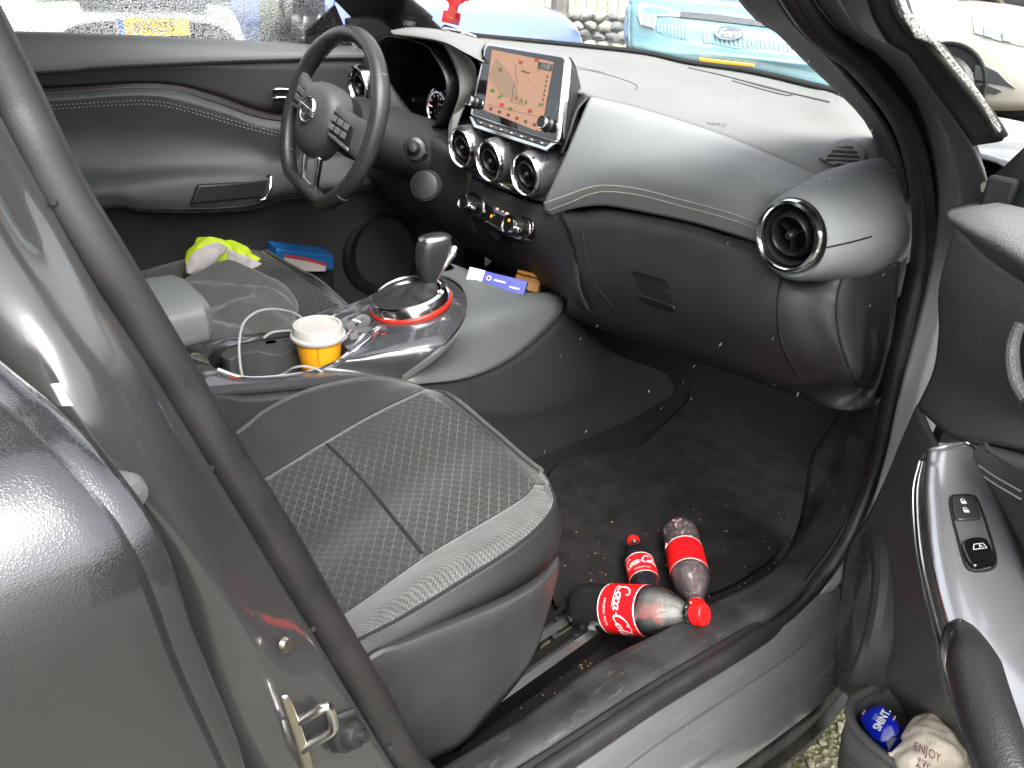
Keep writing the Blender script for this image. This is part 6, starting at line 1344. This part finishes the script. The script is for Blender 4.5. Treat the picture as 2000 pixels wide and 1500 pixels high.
# ---- coffee cup
cpos = at(627, 722, X=.035)
cup = thing('coffee_cup', 'yellow paper coffee cup with white plastic lid in the cup holder', 'cup', (cpos.x, cpos.y, cpos.z-.012))
cM = Matrix.Translation((cpos.x, cpos.y, cpos.z-.012))
cupm = mat('cup_yellow', (.80, .36, .012), .45, var=.04)
obj('cup_body', lathe('cup', [(0, 0), (.029, 0), (.031, .003), (.0405, .085)], 48), cupm, cup, M=cM)
lidm = mat('lid_white', (.42, .41, .385), .38)
obj('lid', lathe('lid', [(.0408, .074), (.0448, .0745), (.0462, .077), (.0462, .0805), (.0445, .0825), (.0425, .083), (.0412, .096), (.0402, .0985), (.0375, .0992), (.0355, .0985), (.0350, .0945), (0, .0940)], 48), lidm, cup, M=cM)
obj('lid_slot', prism('ls', [V((a*.016, b*.004, .0942)) for a, b in rrect(1, 1, .4, 4)], (0, 0, .0008)), mat('lid_slot_white', (.65, .64, .6), .5), cup, M=cM @ Matrix.Translation((-.008, .018, 0)))  # slot in one even off-white, paler than the lid
cs = [[(random.uniform(-.0008, .0008)+(.0014 if i % 2 else -.0014), -.0042*i), (random.uniform(-.001, .001)-(.0014 if i % 2 else -.0014), -.0042*i-.003)] for i in range(9)]
me = strokes(cs, .0012, 4)
for v in me.vertices:
    z = .074+v.co.y; r_ = .031+(.0405-.031)*(z-.003)/.082+.0004; a = R(-28)+v.co.x/r_; v.co = V((r_*math.cos(a), r_*math.sin(a), z))
obj('cup_print', me, mat('print_brown', (.05, .02, .005), .6), cup, M=cM, smooth=False)
# ---- charging cable
cabm = mat('cable_grey', (.30, .295, .29), .45)
cab = obj('charging_cable', tube('cable', CX((652, 744, .10), (628, 726, .09), (600, 716, .085), (575, 718, .07), (558, 728, .05), (540, 735, .04))+[at(500, 745, X=.03)]+CX((476, 738, .06), (468, 700, .05), (468, 660, .03), (478, 628, .01), (505, 608, -.01), (540, 604, -.03), (575, 612, -.05), (600, 630, -.05), (612, 645, -.05), (600, 650, -.04), (560, 646, -.04), (530, 650, -.04), (515, 660, -.04)), .0021, 8, 140), cabm)
tag(cab, 'thin grey charging cable looped over the cup holder beside the coffee cup', 'cable')
# ---- blue and white carton in the storage tray, brown packet behind it
bx = at(970, 549, X=.03); ex_ = (at(1020, 571, X=.045)-at(926, 525, X=.015)).normalized(); ez = V((.55, -.55, .62)).normalized()
MB_ = frame(bx, ex_, ez); bl_ = (at(1020, 571, X=.045)-at(926, 525, X=.015)).length
cart = obj('cigarette_carton', box('carton', bl_, .030, .022, (0, 0, -.011)), mat('carton_blue', (.012, .022, .22), .35), M=MB_, bevel=.0008)
tag(cart, 'small blue carton with white end in the tray under the heater controls', 'carton')
obj('carton_end', box('ce', bl_*.27, .0305, .0226, (-bl_*.368, 0, -.011)), mat('carton_white', (.75, .74, .74), .45), cart, M=MB_, bevel=.0008)
obj('carton_code', join('cc', [box('q', .0008, .012, .0001, (-bl_*.33+.0016*i, .0, .0006)) for i in range(8)]), mat('code_blue', (.25, .28, .45), .5), cart, M=MB_, smooth=False)['kind'] = 'stuff'
obj('carton_emblem', lathe('cemb', [(.0035, .0007), (.0052, .0007)], 20), mat('print_pink', (.6, .35, .4), .5), cart, M=MB_ @ Matrix.Translation((-bl_*.14, .002, 0)), smooth=False)
obj('carton_print', strokes([[(-.004, 0), (.02, 0)], [(.03, -.006), (.05, -.006)]], .0032, 3), mat('print_pale', (.5, .52, .65), .5), cart, M=MB_ @ Matrix.Translation((-.002, .001, .0006)), smooth=False)
brn = obj('paper_packet', box('packet', .055, .03, .045), mat('packet_brown', (.30, .13, .02), .5, var=.3, vscale=60), M=frame(at(1018, 560, X=.02), ex_, ez) @ Matrix.Translation((.008, .012, -.028)), bevel=.003)
tag(brn, 'crumpled brown packet tucked behind the blue carton', 'packet')
obj('packet_flap', box('pf', .05, .008, .02, (0, .018, .02)), mat('packet_brown', (.30, .13, .02), .5), brn, M=frame(at(1018, 560, X=.02), ex_, ez) @ Matrix.Translation((.008, .012, -.026)), bevel=.002)
# ---- grey jacket on the driver seat
jk = [CX((300, 596, -.30), (330, 570, -.38), (395, 535, -.42), (446, 516, -.42), (490, 524, -.40), (530, 540, -.36), (560, 560, -.32), (578, 590, -.28)),
      CX((330, 602, -.28), (370, 578, -.33), (420, 560, -.36), (462, 552, -.36), (505, 556, -.34), (540, 566, -.31), (570, 586, -.28), (582, 606, -.25)),
      CX((360, 622, -.22), (410, 608, -.28), (455, 592, -.30), (490, 582, -.30), (520, 580, -.29), (550, 592, -.27), (572, 608, -.25), (578, 624, -.22)),
      CX((400, 640, -.18), (440, 634, -.22), (480, 622, -.24), (510, 616, -.24), (535, 616, -.23), (555, 622, -.22), (568, 632, -.21), (572, 644, -.19)),
      CX((412, 668, -.15), (450, 664, -.17), (480, 660, -.18), (505, 656, -.18), (530, 652, -.18), (548, 650, -.18), (560, 650, -.17), (566, 654, -.16)),
      CX((412, 690, -.14), (450, 684, -.15), (480, 680, -.16), (505, 676, -.16), (530, 670, -.16), (548, 666, -.16), (560, 662, -.16), (566, 660, -.15))]
jr = loftrows(jk, 60, 10)
for i, row in enumerate(jr):
    for j, p in enumerate(row):
        t = j/59; f = math.sin(math.pi*min(1, t*1.05))
        p.z += f*(.012*math.sin(i*.22+t*5)+.007*math.sin(i*.45-t*9+1)+.004*mnoise.noise(p*30)-.010*abs(mnoise.noise(p*17+V((3, 1, 0))))-.004*abs(mnoise.noise(p*45)))
jo = obj('jacket', grid('jacket', jr), mat('jacket_grey', (.055, .056, .052), .8, bump=.5, bscale=1400, var=.12, vscale=10, sheen=.3), solid=.006, offset=0)
tag(jo, 'dark grey jacket lying crumpled on the driver seat', 'jacket')
# ---- high-visibility vest and blue box in the driver door pocket
def crumple(rows, amp, fr, seed):
    for i, row in enumerate(rows):
        for j, p in enumerate(row):
            n = V((mnoise.noise(p*fr+V((seed, 0, 0))), mnoise.noise(p*fr+V((0, seed, 3))), mnoise.noise(p*fr+V((5, 0, seed)))))
            p += n*amp
    return rows
vy = mat('vest_yellow', (.42, .55, .02), .7, bump=.3, bscale=600); vg = mat('vest_grey', (.42, .38, .38), .6, bump=.3, bscale=900, var=.15)
vr = crumple(loftrows([CX((362, 488, -.55), (395, 470, -.55), (425, 462, -.55), (450, 470, -.55), (480, 486, -.55), (510, 505, -.55), (524, 518, -.55)), CX((362, 510, -.53), (395, 492, -.525), (425, 480, -.525), (450, 490, -.525), (480, 506, -.525), (505, 515, -.53), (520, 522, -.54)), CX((363, 535, -.53), (395, 540, -.52), (425, 540, -.52), (450, 540, -.52), (480, 540, -.52), (505, 540, -.52), (520, 540, -.53))], 40, 8), .012, 22, 2)
vr = crumple(vr, .007, 55, 8)
vest = obj('safety_vest', grid('vest', vr), vy, solid=.004, offset=0)
tag(vest, 'bright yellow safety vest with grey bands crumpled in the driver door pocket', 'vest')
vb1 = crumple(loftrows([CX((363, 516, -.522), (385, 490, -.518), (410, 476, -.518), (432, 474, -.518), (445, 484, -.518)), CX((364, 530, -.515), (390, 522, -.510), (412, 506, -.510), (425, 500, -.510), (443, 494, -.512)), CX((366, 536, -.515), (385, 536, -.51), (400, 530, -.51), (408, 524, -.51), (418, 508, -.51))], 20, 6), .006, 40, 9)
obj('vest_band', grid('vb', vb1), vg, vest, solid=.003)
vb2 = crumple(loftrows([CX((446, 486, -.515), (470, 496, -.513), (495, 508, -.515), (518, 519, -.52)), CX((444, 525, -.512), (470, 528, -.51), (495, 530, -.51), (518, 530, -.515))], 20, 6), .005, 45, 4)
obj('vest_band', grid('vb', vb2), vg, vest, solid=.003)
bb = [at(540, 486, X=-.555), at(652, 500, X=-.555), at(652, 528, X=-.555), at(538, 530, X=-.555)]
bbx = obj('blue_box', prism('bluebox', rquad(bb, .006, 3), (-.05, 0, .008)), mat('box_blue', (.01, .09, .25), .35), bevel=.003)
tag(bbx, 'flat blue plastic box with red and white label in the driver door pocket', 'box')
obj('box_label', prism('bl', CX((556, 501, -.553), (600, 507, -.553), (636, 518, -.553), (636, 530, -.553), (553, 530, -.553)), (-.0005, 0, 0)), mat('box_label_white', (.42, .38, .36), .5), bbx, smooth=False)
obj('box_stripe', prism('bs', CX((556, 497, -.5525), (600, 503, -.5525), (640, 515, -.5525), (640, 521, -.5525), (600, 510, -.5525), (556, 503, -.5525)), (-.0005, 0, 0)), mat('box_stripe_red', (.30, .03, .04), .5), bbx, smooth=False)
# ---- red air freshener hanging before the windscreen: a flat card on a thread
AY = .16
def af(u, v): return at(u, v, Y=AY)
ol = [(862, 42), (895, 50), (899, 27), (892, 24), (893, 14), (897, 8), (903, 6), (907, 2), (914, 3), (914, -4), (905, -10), (912, -14), (900, -26), (908, -30), (893, -46), (884, -64), (874, -46), (864, -34), (870, -30), (858, -16), (866, -12), (856, -4), (868, 0), (873, 2), (877, 8), (876, 16), (873, 21), (866, 20)]
afo = obj('air_freshener', prism('freshener', [af(u, v) for u, v in ol], (0, .0025, 0)), mat('freshener_red', (.6, .008, .006), .55, emis=0), smooth=False)
tag(afo, 'red card air freshener hanging at the left of the windscreen', 'air freshener')
obj('freshener_print', strokes([[(-.011, 0), (-.006, .0005)], [(-.004, -.0007), (.012, -.0024)]], .0034, 4), mat('print_orange', (.9, .16, .01), .5), afo, M=frame(af(880, 33)+V((0, -.0012, 0)), af(896, 38)-af(864, 30), (0, -1, 0)), smooth=False)
obj('freshener_thread', tube('thr', [af(884, -62), V((af(884, -62).x, AY-.18, 1.36))], .0006, 5), white, afo)
# ---- mint box and paper bag in the door pocket
mc = at(1722, 1420, Z=.43)
eU = (at(1742, 1384, Z=.43)-at(1700, 1414, Z=.43)); 
mM = frame(mc, V((.62, -.30, .0)), V((-.25, -.45, .86)))
mb = []
for z, s in ((-.05, .80), (-.045, .96), (-.02, 1.0), (0, .97), (.008, .86), (.011, .6), (.012, .05)):
    mb.append([V((a*.046*s, b*.038*s, z)) for a, b in rrect(1, 1, .32, 6)])
mint = obj('mint_box', grid('mint', mb, closed_u=True), mat('mint_blue', (.005, .018, .42), .14, coat=1), M=mM)
tag(mint, 'glossy blue mint box with white lettering in the open door pocket', 'mint box')
obj('mint_lettering', text('SMINT.', .0125, res=3, sx=.72, bold=.0004), white, mint, M=mM @ Matrix.Translation((.0, .004, .0126)) @ Matrix.Rotation(R(120), 4, 'Z'), smooth=False)
for dx in (-.011, .011): obj('mint_dash', box('md', .006, .0016, .0002), mat('print_pink', (.6, .35, .4), .5), mint, M=mM @ Matrix.Translation((dx-.006, .004+dx*1.1, .0127)) @ Matrix.Rotation(R(120), 4, 'Z'))
def Zl(*p): return [at(a, b, Z=c) for a, b, c in p]
bagr = [Zl((1772, 1418, .45), (1790, 1398, .46), (1820, 1392, .47), (1850, 1398, .46), (1866, 1420, .44)), Zl((1755, 1450, .46), (1785, 1420, .475), (1822, 1412, .485), (1858, 1420, .47), (1885, 1448, .44)),
        Zl((1742, 1475, .46), (1780, 1450, .48), (1825, 1440, .49), (1868, 1446, .475), (1902, 1480, .44)), Zl((1738, 1500, .44), (1775, 1490, .475), (1825, 1485, .485), (1880, 1490, .47), (1920, 1520, .43)), Zl((1745, 1540, .42), (1785, 1540, .44), (1830, 1540, .45), (1890, 1540, .44), (1935, 1560, .42))]
bgr = crumple(loftrows(bagr, 50, 12), .007, 28, 6); bgr = crumple(bgr, .003, 75, 1)
bagm = grid('bag', bgr)
bag = obj('paper_bag', bagm, mat('bag_paper', (.72, .64, .52), .7, bump=.5, bscale=90, var=.05), solid=.004, offset=-1, angle=60)
tag(bag, 'crumpled cream paper bag with brown ENJOY print in the open door pocket', 'paper bag')
Tb = bvh(bagm)
def print_on(T_, me, u0, v0, du, dv, off=.0012):
    """drape flat print on a surface: mesh x/y laid along image directions du, dv"""
    vs_ = []
    for v in me.vertices:
        h = hit(T_, u0+du[0]*v.co.x+dv[0]*v.co.y, v0+du[1]*v.co.x+dv[1]*v.co.y, off)
        vs_.append(h)
    ok = all(h is not None for h in vs_)
    if ok:
        for v, h in zip(me.vertices, vs_): v.co = h
        me.update(); return me
brown = mat('print_red_brown', (.22, .10, .09), .6)
for s, sz, u0, v0, sh_ in (('ENJOY', 1.0, 1811, 1470, 0), ('your', .55, 1800, 1484, .4)):
    me = print_on(Tb, text(s, 1, shear=sh_, res=2), u0, v0, (17*sz*1.0, 8*sz*1.0), (-(-4)*sz, -24*sz))
    if me: obj('bag_lettering', me, brown, bag, smooth=False)
me = print_on(Tb, strokes([[(-.1, 0), (-.2, .6)], [(.4, .1), (.3, .55)], [(-.6, .2), (-.8, .6)], [(.9, 0), (1.1, .4)]], .06, 4), 1820, 1457, (12, 5), (3, -14))
if me: obj('bag_lettering', me, brown, bag, smooth=False)
me = print_on(Tb, strokes([[(0, 0), (10, 4), (24, 10)]], 13, 10), 1790, 1490, (1, 0), (0, 1), .0008)
if me: obj('bag_band', me, brown, bag, smooth=False)
me = print_on(Tb, text('MEAL', 1, res=2), 1802, 1494, (11, 5), (3, -14), .002)
if me: obj('bag_lettering', me, lwhite, bag, smooth=False)
# ---- crumbs on mat, carpet and seat
cr_ = []
def crumb(p, r_):
    bm = bmesh.new(); bmesh.ops.create_icosphere(bm, subdivisions=1, radius=r_)
    for v in bm.verts: v.co *= random.uniform(.6, 1.3)
    me = bpy.data.meshes.new('c'); bm.to_mesh(me); bm.free(); return xf(me, Matrix.Translation(p) @ Matrix.Rotation(random.random()*6, 4, 'Z') @ Matrix.Diagonal((random.uniform(1, 2.2), 1, .6, 1)))
for i in range(170):
    u, v = random.gauss(1290, 150), random.gauss(1090, 75)
    if 1085 < u < 1600 and 960 < v < 1230: cr_.append(crumb(at(u, v, Z=.3205), random.choice((.0005, .0006, .0008, .0011, .0016))))
for i in range(70):
    u, v = random.uniform(1010, 1250), random.uniform(1280, 1420); p = at(u, v, Z=FZ+.002)
    cr_.append(crumb(p, random.choice((.0006, .0008, .0012))))
for i in range(60):
    p = hit(bvh(ins), random.uniform(560, 1000), random.uniform(820, 1120), .0006) if i < 14 else None
    if p is not None: cr_.append(crumb(p, random.choice((.0007, .001, .0014))))
sl = []
for i in range(42):
    u, v = random.uniform(1000, 1750), random.uniform(60, 900); p = CAM+ray(u, v)*random.uniform(.45, .95); r_ = random.uniform(.0002, .0004)
    bm = bmesh.new(); bmesh.ops.create_icosphere(bm, subdivisions=1, radius=r_); me = bpy.data.meshes.new('d'); bm.to_mesh(me); bm.free()
    sl.append(xf(me, Matrix.Translation(p) @ Matrix.Rotation(random.uniform(.1, .5), 4, 'Y') @ Matrix.Diagonal((1, 1, random.uniform(3, 7), 1))))
so3 = obj('sleet', join('sleet', sl), thin_clear('sleet_ice', (.9, .9, .9, 1), .10)); tag(so3, 'fine sleet falling across the open doorway', 'sleet', kind='stuff')
crm = mat('crumbs', (.24, .15, .08), .8, var=.7, vscale=120)
co = obj('crumbs', join('crumbs', cr_), crm); tag(co, 'scattered crumbs and grit on the mat and seat', 'crumbs', kind='stuff')
